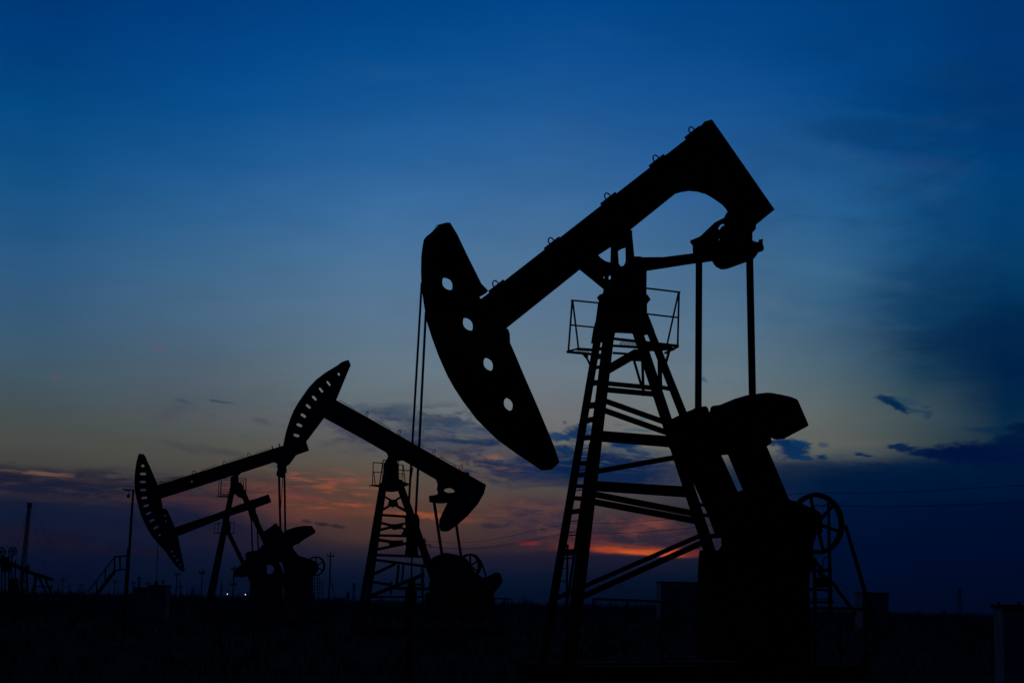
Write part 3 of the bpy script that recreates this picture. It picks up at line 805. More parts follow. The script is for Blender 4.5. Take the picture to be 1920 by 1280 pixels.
for (p, q, la, w, w2) in (((716, 905), (679.5, 1122), lfB, 8.5, 9), ((720.5, 912), (690, 1122), lnB, 9, 10.5), ((748, 900), (803, 1050), lfB, 11, 12), ((749.5, 915), (808, 1075), lnB, 10, 11)):
    B.bar('leg', p, B.to_ground(p, q, la), w, la, None, w2=w2)
for (p, q, w, la) in (((716, 965), (763, 968), 5, lnB), ((722, 931), (737, 940), 4, lnB), ((737, 940), (752, 931), 4, lnB), ((718, 955), (736, 944), 4.5, lnB), ((737, 944), (762, 958), 5, lnB), ((708, 978), (735, 985), 5, lnB), ((712, 993), (736, 987), 5, lnB), ((735, 985), (764, 980), 4, lnB), ((735, 985), (768, 993), 4, lnB), ((708, 1003), (770, 1004.5), 5, lnB),
                      ((706, 1011), (745, 1017), 6, lnB), ((704, 1030), (762, 1018), 5.5, lnB), ((700, 1039.5), (790, 1043), 5, lnB), ((700, 1048.5), (806, 1062), 5, lnB), ((694, 1079), (742, 1056), 5.5, lnB), ((747.5, 1058), (744, 1094), 5, lnB), ((756.5, 1058), (753.5, 1093), 4, lfB), ((695, 1090), (732, 1095.5), 5, lnB), ((690, 1119), (795, 1076), 7, lnB), ((765, 1094.5), (796, 1095.5), 4, lnB), ((790, 1060), (792, 1118), 3, lnB), ((688, 1119), (794, 1118), 4, lfB)):
    B.bar('cross_brace', p, q, w, la, .06)
B.solid('gusset_plate', [(730, 936), (744, 936), (747, 946), (736, 951), (727, 946)], .3, .04)
B.solid('gusset_plate', [(729, 982), (745, 981.5), (756, 984), (752, 991), (738, 993), (730, 988)], .4, .04)
B.solid('gusset_plate', [(728, 1013), (755, 1012), (757, 1018), (745, 1024), (730, 1022)], .45, .04)
B.solid('gusset_plate', [(752, 1002), (757, 992), (764, 988), (770, 1004)], .45, .04)
dk = B.bar('platform', (697.5, 909), (718, 911), 4, -.5, .5)
B.solid('deck', [(705, 912), (716, 903), (752, 901), (764, 905), (771, 907.5), (752, 913), (716, 913)], 0, .5, parent=dk)
for (p, q, w) in (((699.7, 866.5), (718.7, 868), 1.8), ((699.8, 866), (698.6, 909), 1.8), ((700.5, 884.5), (718, 885.5), 1.6), ((701, 884), (703.5, 907), 1.5), ((718.7, 861.5), (711.5, 908), 2), ((718.5, 862), (726, 862.5), 1.6), ((718.7, 862), (716.5, 906), 1.2),
                  ((747.5, 862), (747, 872), 1.6), ((748, 871), (757, 871.5), 1.6), ((756, 871), (759.8, 905), 1.8), ((748, 881), (773, 882), 1.8), ((748, 887.5), (756, 888), 1.6), ((755, 872), (755, 904), 1.2), ((774, 876), (768.5, 907), 2.4), ((748, 893), (756, 893), 1.2)):
    B.bar('guard_rail', p, q, w, .35, .02, parent=dk)
ckB = B.solid('crank_arm', [(806, 1052), (811.6, 1044), (825.6, 1038), (833, 1036), (839.7, 1036), (855, 1039), (866, 1043), (876, 1048), (890, 1072), (905, 1082), (912, 1082), (915, 1100), (880, 1115), (840, 1095), (812, 1075)], .95, .18)
B.solid('counterweight', [(906, 1084), (920, 1077), (935, 1072.7), (939, 1076.6), (940.5, 1082), (942, 1087.5), (939, 1096), (928, 1108), (925.6, 1121), (905, 1125)], 1.0, .3, parent=ckB, m=M_WEIGHT)
B.solid('crank_arm', [(812, 1048), (835, 1038), (858, 1042), (868, 1055), (860, 1090), (815, 1090), (808, 1062)], -.95, .18)
B.solid('gear_reducer', [(807, 1056), (830, 1045), (860, 1046), (876, 1052), (882, 1060), (884, 1075), (900, 1078), (904, 1120), (806, 1125), (804, 1098), (808, 1075)], 0, 1.2)
B.solid('reducer_stand', [(796, 1112), (880, 1082), (926, 1100), (928, 1160), (798, 1160)], 0, .8)
B.wheel(881, 1060, 22.5, 3, .2, .9, 6, .5, 3.5)
B.bar('drive_belt', (901, 1050), (915, 1090), 3.4, .9, .05)
skid(B, B.sz(B.P(*B.to_ground((716, 905), (679.5, 1122), lfB), lfB))[0] - .3, B.sz(B.P(930, 1130, 0))[0], .75)

# ================================================================== PUMP JACK C (left)
C = Jack(440, 80.0, rad(68), 'pump_jack', 'left pump jack with lowered slotted horsehead beside the lamp mast', 'pump jacks')
headC = [(260.3, 850.3), (269.7, 851), (272.8, 855.8), (285, 883), (296, 909), (302.5, 934), (304.8, 952), (309, 975), (318, 1028), (316, 1041), (309, 1032), (304, 1027), (285.3, 1005.5), (274.4, 987.8), (263.4, 962.8), (257, 940), (254.8, 930), (252.5, 917.5), (252, 902), (252.8, 886), (255.6, 866), (259, 853.4)]
sc2 = [(267.8, 873, 6, 5, 0), (268.2, 888, 11.5, 4.6, 1), (267.7, 903, 11.5, 4.2, 0), (268.4, 918, 11.2, 4.2, -3), (270.5, 932.8, 11, 4.2, -8), (274, 947.5, 11, 4.4, -14), (278.6, 961.7, 10.5, 4.4, -20), (284.8, 975.3, 10.5, 4.4, -25), (292.3, 988.5, 10.5, 4.6, -32), (299.4, 1002, 6, 4, -35)]
C.solid('horsehead', headC, 0, .12, [slot(*q) for q in sc2])
beamC = [(294, 909.5), (533, 834), (572, 822), (576, 833), (579.7, 844.4), (555.5, 853), (543, 870), (535.7, 874), (522, 875), (518.8, 868.5), (513.4, 866.3), (427, 894.5), (302.5, 934)]
bo = C.solid('walking_beam', beamC, 0, .26, [lens(359.5, 902.2, 3.4, 3.4, 0, 5, False)])
for (x, y) in ((303.8, 904.2), (363.4, 885.4), (421.3, 867), (467, 852.4)):
    C.tube('lifting_lug', [(x + 3.2 * math.cos(a * .7), y + 3.2 * math.sin(a * .7)) for a in range(10)], 1.2, 0, parent=bo)
for (x, y) in ((511, 841), (524, 836.5)):
    C.bar('bolt', (x, y), (x - .8, y - 5), 2.4, 0, None, parent=bo)
for (p, q) in (((310, 902), (345, 891)), ((378, 880.5), (405, 871.5)), ((430, 864), (458, 855)), ((480, 848.5), (506, 840.5))):
    C.tube('beam_rail', [(p[0] - 1, p[1] + 2), p, q, (q[0] + 1, q[1] + 2)], .9, 0, parent=bo)
C.solid('post_bracket', [(432, 894), (452, 884), (450.8, 888), (447, 891), (447.7, 904.7), (450, 909), (454, 917), (458, 935), (446, 931), (440, 925), (436, 934), (426, 933), (430, 922), (431.5, 912), (432, 903)], 0, .1)
eqC = C.solid('equalizer_beam', [(519, 872), (537, 872), (537.8, 885.7), (534, 887), (533, 893), (528, 896), (524, 892.5), (518.8, 892.5), (518.5, 885), (520.5, 880)], 0, .5)
C.bar('pitman_arm', (523, 886), (526, 1000), 4.2, -.7, .08)
C.bar('pitman_arm', (533.3, 884), (535, 1004), 3.8, .7, .08)
C.bar('hanger_rod', (530.5, 890), (526.5, 950), 1.4, 0, .02)
lfC = lambda y: -(0.25 + 0.4 * (y - 900) / 250)
lnC = lambda y: (0.25 + 0.4 * (y - 900) / 250)
for (p, q, la, w, w2) in (((437, 905), (392.5, 1120), lfC, 8, 11), ((438.5, 905), (396, 1120), lnC, 8.5, 12), ((445, 905), (492, 1005), lfC, 8.5, 9), ((448, 905), (496, 1010), lnC, 9, 10)):
    C.bar('leg', p, C.to_ground(p, q, la), w, la, None, w2=w2)
dk = C.bar('platform', (409, 930), (436, 931), 2.6, .4, .5)
C.bar('deck_edge', (450, 931), (461, 931), 2, .4, .3, parent=dk)
for (p, q, w) in (((410.8, 897), (409.5, 930), 1.4), ((415, 899), (413.4, 927), 2), ((411, 897.4), (433, 896.5), 1.2), ((415, 900.4), (433, 900.4), 1), ((413.4, 926.6), (432, 926.8), 2), ((447.7, 896.8), (461.6, 896.8), 1.4), ((461.4, 896.5), (460.5, 929), 2), ((449, 900.8), (457, 900.8), 1.2), ((457, 900.5), (456, 918), 1.6),
                  ((415, 906), (432, 906.5), .7), ((415, 911), (432, 911.5), .7), ((415, 916), (431, 916.5), .7), ((414, 921), (431, 921.5), .7)):
    C.bar('guard_rail', p, q, w, .5, .015, parent=dk)
ckC = C.solid('crank_arm', [(531, 1000), (548, 1010), (552, 1021), (548, 1027), (559.8, 1041), (552, 1060), (522, 1052), (505, 1055), (498, 1040), (512, 1015)], .9, .16)
C.solid('counterweight', [(528, 1003), (537, 993.4), (554.7, 987.3), (569.6, 985), (584.5, 985.3), (588, 990), (592, 995.4), (590, 999.5), (569.6, 1011), (560, 1019), (553.8, 1020.5), (540, 1024)], .95, .3, parent=ckC, m=M_WEIGHT)
ckf = C.solid('crank_arm', [(496, 1010), (500, 1000), (522, 986), (532, 998), (540, 1012), (525, 1045), (470, 1075), (462, 1062), (478, 1036), (494, 1019)], -.9, .16)
C.solid('counterweight', [(492, 997), (505, 989), (518, 980.5), (522, 985.5), (530.3, 997), (537, 1003), (525, 1012), (508, 1012), (498, 1010)], -.95, .3, parent=ckf, m=M_WEIGHT)
C.solid('counterweight', [(436.6, 1073.4), (451.5, 1057), (462, 1047.5), (475, 1042), (500, 1040), (508, 1056), (500, 1058), (495, 1066), (497, 1076), (492, 1090), (470, 1092), (462.3, 1078.8), (451.5, 1082), (447, 1079.5), (439.3, 1081.6)], -1.1, .2, parent=ckf, m=M_WEIGHT)
C.solid('gear_reducer', [(535, 1020), (549, 1026.7), (559.8, 1041), (580, 1047), (594, 1053), (597, 1060), (596, 1070), (586.9, 1080), (587.5, 1125), (531, 1125), (533, 1080), (535, 1077), (529, 1050), (522, 1041)], 0, 1.0)
C.solid('reducer_stand', [(469, 1092), (492, 1078), (505, 1076), (518, 1080), (530, 1079), (530.5, 1160), (466, 1160)], 0, 1.2)
C.solid('brake_drum', [(490, 1050), (530, 1048), (536, 1078), (532, 1088), (488, 1088)], .5, .06, [lens(505, 1067, 18, 17.5, 0, 12, False), [(523.5, 1053), (528, 1052), (534, 1075), (531.5, 1074)]])
C.wheel(592, 1060.5, 18, 2.4, .14, .8, 6, .5, 2.6)
tw = C.bar('motor_stand', (589.5, 1078), (589.5, 1125), 1.6, .5, .03)
for x in (595.5, 598.5, 604):
    C.bar('post', (x, 1076 if x < 600 else 1092), (x, 1125), 1, .5, .02, parent=tw)
for y in (1086, 1092, 1098, 1104, 1110):
    C.bar('stand_rail', (589, y), (605, y + .5), .9, .5, .02, parent=tw)
skid(C, C.sz(C.P(385, 1130, 0))[0], C.sz(C.P(600, 1130, 0))[0], .7)
C.bar('polished_rod', (296.4, 1018), (292.8, 1100), 1.3, 0, None, m=M_ROPE)

# ================================================================== PUMP JACK D (behind C)
D = Jack(425, 112.0, rad(68), 'pump_jack', 'smaller pump jack behind the left one, its beam end showing past the post', 'pump jacks')
headD = [(300, 953), (311, 953), (315, 958), (328.3, 987.8), (333.8, 1005), (339.7, 1034.7), (346, 1064.4), (346, 1070.6), (339.7, 1070.6), (328.8, 1059.7), (316.3, 1042.5), (305, 1020), (299, 990)]
D.solid('horsehead', headD, 0, .12, [slot(322.5, 1033.4, 5, 3, -35), slot(327, 1041.7, 5, 2.8, -40), slot(332.7, 1049.5, 5.5, 2.8, -50), slot(338, 1058, 4, 3, 0), slot(309.5, 966, 4, 2.4, -30), slot(311, 976, 4, 2.2, -30)])
bo = D.solid('walking_beam', [(328.5, 987.5), (400, 964), (471, 937), (503.7, 926.2), (509, 940.8), (480, 951.5), (420, 970.5), (334.5, 1004), (326, 1000)], 0, .26)
D.bar('bolt', (472, 938), (471.5, 935.5), 2, 0, None, parent=bo)
D.solid('post_bracket', [(417, 968), (431, 964), (430, 975), (433, 990), (428, 1003), (415, 1000), (418, 985)], 0, .1)
eqD = D.solid('equalizer_beam', [(465, 951), (479, 946), (480, 960), (484, 968), (486, 976), (481, 979), (477, 972), (470, 975), (466, 962)], 0, .5)
D.bar('pitman_arm', (471, 962), (473.5, 1036), 2.8, -.6, .06)
D.bar('pitman_arm', (481.5, 970), (484.6, 1036), 2.6, .6, .06)
for (p, q, la, w) in (((423, 985), (398, 1120), 0, 8), ((422, 985), (474, 1092), lnC, 8)):
    D.bar('leg', p, D.to_ground(p, q, la), w, la, None)
dk = D.bar('platform', (401, 998.5), (438, 999.5), 1.8, .4, .4)
for (p, q, w) in (((403, 980), (401.5, 998), 1.1), ((410, 978), (409, 998), 1.4), ((432, 978), (431.5, 998), 1), ((439.5, 978), (438.5, 999), 1.1), ((402, 981), (418, 979.5), .9), ((431, 978), (440, 978), .9)):
    D.bar('guard_rail', p, q, w, .5, .015, parent=dk)
D.solid('gear_reducer', [(459.6, 1037), (467.7, 1032.8), (481, 1031.5), (492, 1034), (492, 1060), (462, 1060), (461, 1047.7)], 0, .8)
D.solid('reducer_stand', [(474, 1060), (500, 1058), (502, 1140), (474, 1140)], 0, .8)
skid(D, D.sz(D.P(392, 1130, 0))[0], D.sz(D.P(510, 1130, 0))[0], .6)


# ================================================================== far left pumping unit and service derrick
E = Jack(45, 95.0, rad(76), 'pump_jack', 'small pump jack at the far left edge with its beam sloping right', 'pump jacks')
bo = E.solid('walking_beam', [(-14, 1040), (22, 1052.5), (60, 1070), (101, 1084), (98, 1089), (56, 1076), (20, 1060), (-14, 1048)], 0, .3)
E.solid('equalizer_beam', [(48, 1064), (53, 1056), (56, 1058), (54, 1068)], 0, .3)
E.solid('horsehead', [(-22, 1018), (-12, 1022), (-6, 1040), (-8, 1062), (-20, 1080), (-30, 1060), (-30, 1034)], 0, .3)
for (p, q) in (((43, 1068), (38, 1112)), ((50, 1070), (52, 1112)), ((70, 1078), (58, 1115)), ((72, 1078), (88, 1115)), ((84, 1082), (96, 1112)), ((65, 1078), (66, 1115))):
    E.bar('leg', p, E.to_ground(p, q, 0, .1), 3.6, 0, None)
for (p, q) in (((42, 1090), (52, 1089)), ((40, 1104), (53, 1104)), ((62, 1098), (90, 1100))):
    E.bar('cross_brace', p, q, 2.4, 0, .05)
E.wheel(2, 1034, 9, 2.2, .2, .6, 6, .2, 3)
E.wheel(23.5, 1033, 8, 2, .2, .6, 6, .2, 3)
for (x0_, y0_, y1_) in ((4, 1040, 1120), (10, 1042, 1120), (17, 1040, 1120), (22, 1040, 1120), (29, 1050, 1120)):
    E.bar('frame_post', (x0_, y0_), E.to_ground((x0_, y0_), (x0_ - 1, y1_), .3, .05), 2.6, .3, .05)
E.solid('gear_reducer', [(0, 1054), (6, 1042), (16, 1045), (22, 1058), (20, 1070), (2, 1072)], 0, .8)
E.solid('reducer_stand', [(16, 1084), (34, 1084), (36, 1125), (14, 1125)], 0, .8)
skid(E, E.sz(E.P(-20, 1125, 0))[0], E.sz(E.P(100, 1125, 0))[0], .6)

GM = 'masts and poles on the horizon'
b0 = WP(38, 1116, 130)
b0.z = 0
t0 = WP(55.5, 944, 130)
dk = thing('service_derrick', 'tall leaning lattice derrick mast with a boxy crown, at the far left', 'derrick', b0)
v = (t0 - b0)
for k, (a, b) in enumerate(((-.3, -.14), (.3, .14))):
    for l in (-.25, .25):
        MB().tube([b0 + Vector((a * .5, l, 0)), t0 + Vector((b * .45, l * .6, 0))], .038, 6).build('mast_leg', M_FAR, dk)
m = MB()
N = 24
for i in range(N):
    a0, a1 = i / N, (i + 1) / N
    s = 1 if i % 2 else -1
    m.tube([b0 + v * a0 + Vector((s * (.15 - .08 * a0), -.2, 0)), b0 + v * a1 + Vector((-s * (.15 - .08 * a1), -.2, 0))], .025, 5)
m.build('mast_lattice', M_FAR, dk)
MB().box(t0 + Vector((0, 0, -.1)), .14, .16, .17).build('crown_block', M_FAR, dk)
for (gx, gy) in ((2, 1112), (14, 1112), (100, 1112), (150, 1112)):
    g = WP(gx, gy, 132)
    MB().tube([t0, (t0 + g) / 2 - Z * .15, Vector((g.x, g.y, 0))], .007, 5).build('guy_wire', M_ROPE, dk)


# ================================================================== lamp mast and steps on the left
def vpole(name, label, cat, x, ytop, dist, w, parentmat=M_FAR, group=None, ybase=None):
    p = WP(x, 1115, dist)
    zt = height_at(x + 0.03 * (1115 - ytop), ytop, dist)
    o = thing(name, label, cat, (p.x, p.y, 0), group)
    k = FPX / dist
    MB().tube([(p.x, p.y, 0), (p.x, p.y, zt)], w / 2 / k * 1.15, 8, w / 2 / k * .8).build('pole', parentmat, o)
    return o, p, zt, k


def seg(o, pname, x1, y1, x2, y2, w, dist, m=M_FAR, dy=0.0):
    k = FPX / dist
    a, b = WP(x1, y1, dist), WP(x2, y2, dist)
    a += DV * dy
    b += DV * dy
    return MB().tube([a, b], w / 2 / k, 8).build(pname, m, o)


DL = 55.0
DV = Vector((WP(205, 1100, 1).x, 1, 0))
p = WP(236.5, 1112, DL)
lm = thing('lamp_mast', 'slender lamp mast with a hanging lamp on a short arm above the metal steps', 'lamp post', (p.x, p.y, 0))
g0 = WP(250, 917, DL)
gb = WP(237.5, 1108, DL)
MB().tube([Vector((gb.x - .06, gb.y, 0)), gb, g0], .06, 8, .035).build('pole', M_STEEL, lm)
seg(lm, 'arm', 251, 918, 229, 917, 2.2, DL)
seg(lm, 'brace', 229, 917, 243, 920, 1.4, DL)
seg(lm, 'lamp_stem', 243.5, 918, 241.5, 926, 1.5, DL)
q = WP(240.8, 929.5, DL)
bm = bmesh.new()
bmesh.ops.create_uvsphere(bm, u_segments=14, v_segments=10, radius=.055)
me = bpy.data.meshes.new('lamp_head')
for vv in bm.verts:
    vv.co = Vector((vv.co.x, vv.co.y, vv.co.z * 1.15)) + q
bm.to_mesh(me)
bm.free()
link('lamp_head', me, M_STEEL, lm)

DS = 54.0
p = WP(236, 1112, DS)
st = thing('platform_steps', 'metal steps and landing with handrails leading up to the lamp mast', 'steps', (p.x, p.y, 0))
SG = [('handrail', 165, 1108, 215.6, 1042.7, 2.2), ('handrail', 215, 1043, 238, 1041, 2.2), ('landing', 214, 1069.5, 238, 1066, 2.4), ('baluster', 215, 1043, 215, 1070, 2.2), ('baluster', 225.5, 1042, 225.5, 1068, 2.2), ('baluster', 198, 1066, 197.5, 1092, 1.8), ('baluster', 181.3, 1087, 181, 1110, 1.8)]
for (nm, x1, y1, x2, y2, w) in SG:
    seg(st, nm, x1, y1, x2, y2, w, DS)
    if nm != 'landing':
        seg(st, nm, x1 - 1, y1, x2 - 1, y2, w * .7, DS, dy=.8)
for dy in (0, .8):
    a, b = WP(216.5, 1068, DS), WP(184, 1110, DS)
    a += DV * dy
    b += DV * dy
    t = (b - a).normalized()
    b = b + t * (b.z / -t.z)
    m = MB()
    m.prism(a, b, t.cross(Vector((0, 1, 0))).normalized(), Vector((0, 1, 0)), .045, .02)
    m.build('stringer', M_STEEL, st)
a, b = WP(216.5, 1068, DS), WP(184, 1110, DS)
t = (b - a).normalized()
b = b + t * (b.z / -t.z)
for i in range(8):
    c = a + (b - a) * ((i + .6) / 8) + DV * .4 + Z * .0
    MB().box(c, .09, .36, .012, math.atan2(DV.y, DV.x) - math.pi / 2).build('tread', M_STEEL, st)
a, b = WP(240.5, 1026, DS), WP(235.5, 1110, DS)
MB().tube([Vector((b.x - .04, b.y, 0)), b, a], .055, 8, .035).build('post', M_STEEL, st)

# wellhead box under the left pump jack
q = WP(298, 1116, 76)
wb = thing('wellhead_enclosure', 'low box enclosure around the wellhead below the left horsehead', 'enclosure', (q.x, q.y, 0))
k = FPX / 76
zt = height_at(298, 1098, 76)
MB().box((q.x, q.y, zt / 2), 16 / k, .5, zt / 2).build('box_body', M_CABIN, wb)
MB().box((q.x, q.y, zt + .022), 17.5 / k, .55, .02).build('lid', M_STEEL, wb)
q2 = WP(292.5, 1098, 76)
MB().tube([(q2.x, q2.y, zt), (q2.x, q2.y, zt + .25)], .12, 8, .03).build('stuffing_box', M_STEEL, wb)
q3 = WP(305, 1098, 76)
MB().tube([(q3.x, q3.y, zt), (q3.x, q3.y, zt + .28)], .03, 8).build('vent', M_STEEL, wb)
MB().tube([(q3.x - .09, q3.y, zt + .2), (q3.x + .1, q3.y, zt + .2)], .02, 8).build('valve_handle', M_STEEL, wb)
q = WP(270, 1116, 90)
sh = thing('low_shed', 'low flat shed just left of the wellhead enclosure', 'shed', (q.x, q.y, 0))
zt = height_at(270, 1103, 90)
MB().box((q.x, q.y, zt / 2), 13 / (FPX / 90), 1, zt / 2).build('wall', M_CABIN, sh)
MB().box((q.x, q.y, zt + .032), 13.8 / (FPX / 90), 1.08, .03).build('roof', M_STEEL, sh)

# ================================================================== poles, pylons, wires
PL = [  # x, ytop, dist, width, crossarm ys, label
    (109, 1090, 300, 1.6, [], 'faint pole nearest the far left pump jack'),
    (116.5, 1083, 280, 1.8, [1086], 'taller faint pole just right of the far left pump jack'),
    (128, 1096, 330, 1.5, [1098], 'short pole with crossarm left of the steps'),
    (151.5, 1094, 320, 1.8, [1096], 'short pole standing just left of the foot of the steps'),
    (214, 1088, 240, 1.8, [1090], 'pole with crossarm seen through the steps'),
    (221, 1100, 330, 1.4, [], 'short stub pole seen just right of the stringer of the steps'),
    (249.5, 1090, 260, 1.8, [1092], 'pole with crossarm just right of the lamp mast'),
    (275, 1092, 260, 1.8, [1093], 'pole rising behind the low shed'),
    (330, 1073, 220, 2.2, [1076], 'tall pole to the right of the low pointed horsehead tip'),
    (337, 1087, 300, 2.0, [1101], 'thick pole just behind the tall pole near the horsehead tip'),
    (350.5, 1106, 350, 1.4, [], 'stub of a pole halfway between the horsehead tip and the left post'),
    (363.5, 1099, 330, 2.6, [], 'short thick pole left of the T shaped pole'),
    (377, 1066, 180, 2.2, [1073.5], 'T shaped utility pole left of the post of the left pump jack'),
    (414.5, 1092, 280, 2.4, [], 'short pole right of the post of the left pump jack'),
    (436.5, 1059, 170, 2.2, [1066, 1095], 'utility pole with two crossarms by the counterweight of the left pump jack'),
    (652.5, 1109, 260, 6, [], 'broad stubby stack left of the middle pump jack'),
]
for (x, yt, dist, w, arms, lab) in PL:
    o, p, zt, k = vpole('utility_pole', lab, 'utility pole', x, yt, dist, w, M_WOOD, GM)
    for ya in arms:
        za = height_at(x, ya, dist)
        L = 4 / k if yt > 1080 else 6 / k
        MB().box((p.x, p.y, za), L, .06, .07).build('crossarm', M_WOOD, o)
        for s in (-1, 0.6, 1):
            MB().tube([(p.x + s * L * .9, p.y, za + .07), (p.x + s * L * .9, p.y, za + .22)], .04, 6).build('insulator', M_INSUL, o)
# utility pole right of pump jack C with guy wire
o, p, zt, k = vpole('utility_pole', 'utility pole with short crossarm and guy wire between the left and middle pump jacks', 'utility pole', 617, 1034, 110, 2.6, M_WOOD, GM)
za = height_at(618, 1042, 110)
MB().box((p.x, p.y, za), 6.5 / k, .04, .035).build('crossarm', M_WOOD, o)
for s in (-1, 1):
    MB().tube([(p.x + s * 6 / k, p.y, za), (p.x + s * 6 / k, p.y, za + .14)], .03, 6).build('insulator', M_INSUL, o)
g = WP(640, 1117, 110)
MB().tube([(p.x, p.y, height_at(618, 1080, 110)), (g.x, g.y, 0)], .022, 6).build('guy_wire', M_ROPE, o)


def pylon(x, yt, yb, dist, wb, label):
    p = WP(x, yb, dist)
    zt = height_at(x, yt, dist)
    k = FPX / dist
    o = thing('lattice_pylon', label, 'pylon', (p.x, p.y, 0), 'lattice pylons on the horizon')
    h = wb / 2 / k
    top = h * .16
    r = max(.05, .55 / k)
    cs = [(-1, -1), (1, -1), (1, 1), (-1, 1)]
    for a, b in cs:
        MB().tube([(p.x + a * h, p.y + b * h, 0), (p.x + a * top, p.y + b * top, zt)], r, 5).build('tower_leg', M_FAR, o)
    m = MB()
    n = 7
    for i in range(n):
        for (a, b), (c, d) in zip(cs, cs[1:] + cs[:1]):
            f0, f1 = i / n, (i + 1) / n
            h0, h1 = h + (top - h) * f0, h + (top - h) * f1
            m.tube([(p.x + a * h0, p.y + b * h0, zt * f0), (p.x + c * h1, p.y + d * h1, zt * f1)], r * .5, 4)
            m.tube([(p.x + c * h0, p.y + d * h0, zt * f0), (p.x + a * h1, p.y + b * h1, zt * f1)], r * .5, 4)
    m.build('lattice', M_FAR, o)
    for f in (.78, .92):
        MB().box((p.x, p.y, zt * f), h * 1.1, .12, .1).build('crossarm', M_FAR, o)


pylon(1800, 1100, 1150, 420, 8, 'lone lattice pylon on the horizon at the right')
pylon(259.8, 1080, 1113, 380, 6.5, 'lattice pylon just right of the lamp mast')
pylon(663, 1092, 1124, 380, 6.5, 'lattice pylon left of the legs of the middle pump jack')
pylon(95, 1095, 1112, 420, 5, 'small lattice pylon by the beam end of the far left pump jack')

# roadside line: four poles and their wires
LP = [(796, 1008, 150), (1091, 968, 118), (1420, 905, 94), (2010, 880, 76)]
tops = []
labs = ['utility pole half hidden behind the rear leg of the middle pump jack', 'utility pole hidden behind the front legs of the largest pump jack', 'utility pole hidden behind the gear box of the largest pump jack', 'utility pole carrying the wires beyond the right edge']
for i, (x, y, dist) in enumerate(LP):
    if i == 1 or i == 2 or i == 3:
        pass
    o, p, zt, k = vpole('utility_pole', labs[i], 'utility pole', x - .03 * (1115 - y), y, dist, 2.6 if i == 0 else 2.0, M_WOOD, 'poles of the overhead line')
    if i == 0:
        for (dx, dz, w) in ((-.0, -.25, .18), (.0, -.42, .12)):
            MB().box((p.x, p.y, zt + dz), w, .1, .05).build('crossarm', M_WOOD, o)
        seg(o, 'bracket', 794, 1018, 807, 1022.5, 1.6, dist)
        seg(o, 'insulator', 806.5, 1019, 807, 1027, 1.6, dist, M_INSUL)
        seg(o, 'insulator', 799, 1021, 799, 1029, 1, dist, M_INSUL)
        seg(o, 'insulator', 791.5, 1012, 797, 1013, 3.4, dist, M_INSUL)
    tops.append(dist)
WR = [('lower wire of the overhead line behind the big pump jack', [(806, 1024, 150), (868, 1027.5, 143), (905, 1025.5, 139), (960, 1018, 132), (1010, 1008, 126), (1090, 992, 118), (1110, 999, 116), (1180, 998.5, 110), (1250, 993, 105), (1310, 987, 101), (1420, 970, 94), (1500, 953, 90), (1570, 948, 88), (1640, 949.3, 86), (1720, 948.5, 83.5), (1800, 946, 81.5), (1920, 940, 78.5), (2010, 930, 76)]),
      ('upper wire of the overhead line behind the big pump jack', [(797, 1014, 150), (840, 1016.5, 146), (880, 1015.5, 142), (930, 1010, 136), (990, 997, 129), (1040, 986, 123), (1090, 978, 118), (1110, 980, 116), (1170, 979, 111), (1250, 973, 105), (1330, 962, 100), (1420, 938, 94), (1500, 925, 90), (1556, 923.5, 88.5), (1640, 923.5, 86), (1730, 921, 83.5), (1820, 915, 81), (1920, 909.5, 78.5), (2010, 900, 76)]),
      ('third wire of the overhead line rising behind the front leg', [(799, 1025, 149), (880, 1029, 141), (960, 1021, 131.5), (1040, 1004, 122.5), (1090, 994, 117.5)])]
for lab, pts in WR:
    P = [WP(*q) for q in pts]
    # smooth with Catmull-Rom
    S = []
    for i in range(len(P) - 1):
        a, b, c, d_ = P[max(i - 1, 0)], P[i], P[i + 1], P[min(i + 2, len(P) - 1)]
        for t_ in range(4):
            t = t_ / 4
            S.append(.5 * ((2 * b) + (c - a) * t + (2 * a - 5 * b + 4 * c - d_) * t * t + (3 * b - a - 3 * c + d_) * t ** 3))
    S.append(P[-1])
    o = MB().tube(S, .013, 5).build('overhead_wire', M_ROPE)
    o['label'], o['category'], o['group'] = lab, 'wire', 'overhead wires'

# two bright lamps in the distance
for (x, y, lab) in ((426.4, 1113, 'bright distant lamp, left of the pair near the horizon'), (460, 1113.8, 'bright distant lamp, right of the pair near the horizon')):
    q = WP(x, y, 200)
    o = thing('work_lamp', lab, 'lamp', (q.x, q.y, 0), 'distant lit lamps')
    bm = bmesh.new()
    bmesh.ops.create_uvsphere(bm, u_segments=10, v_segments=8, radius=.055)
    me = bpy.data.meshes.new('lamp_bulb')
    for vv in bm.verts:
        vv.co += q
    bm.to_mesh(me)
    bm.free()
    link('lamp_bulb', me, M_LAMP, o)
    MB().tube([(q.x, q.y + .12, 0), (q.x, q.y + .12, q.z)], .03, 6).build('pole', M_FAR, o)


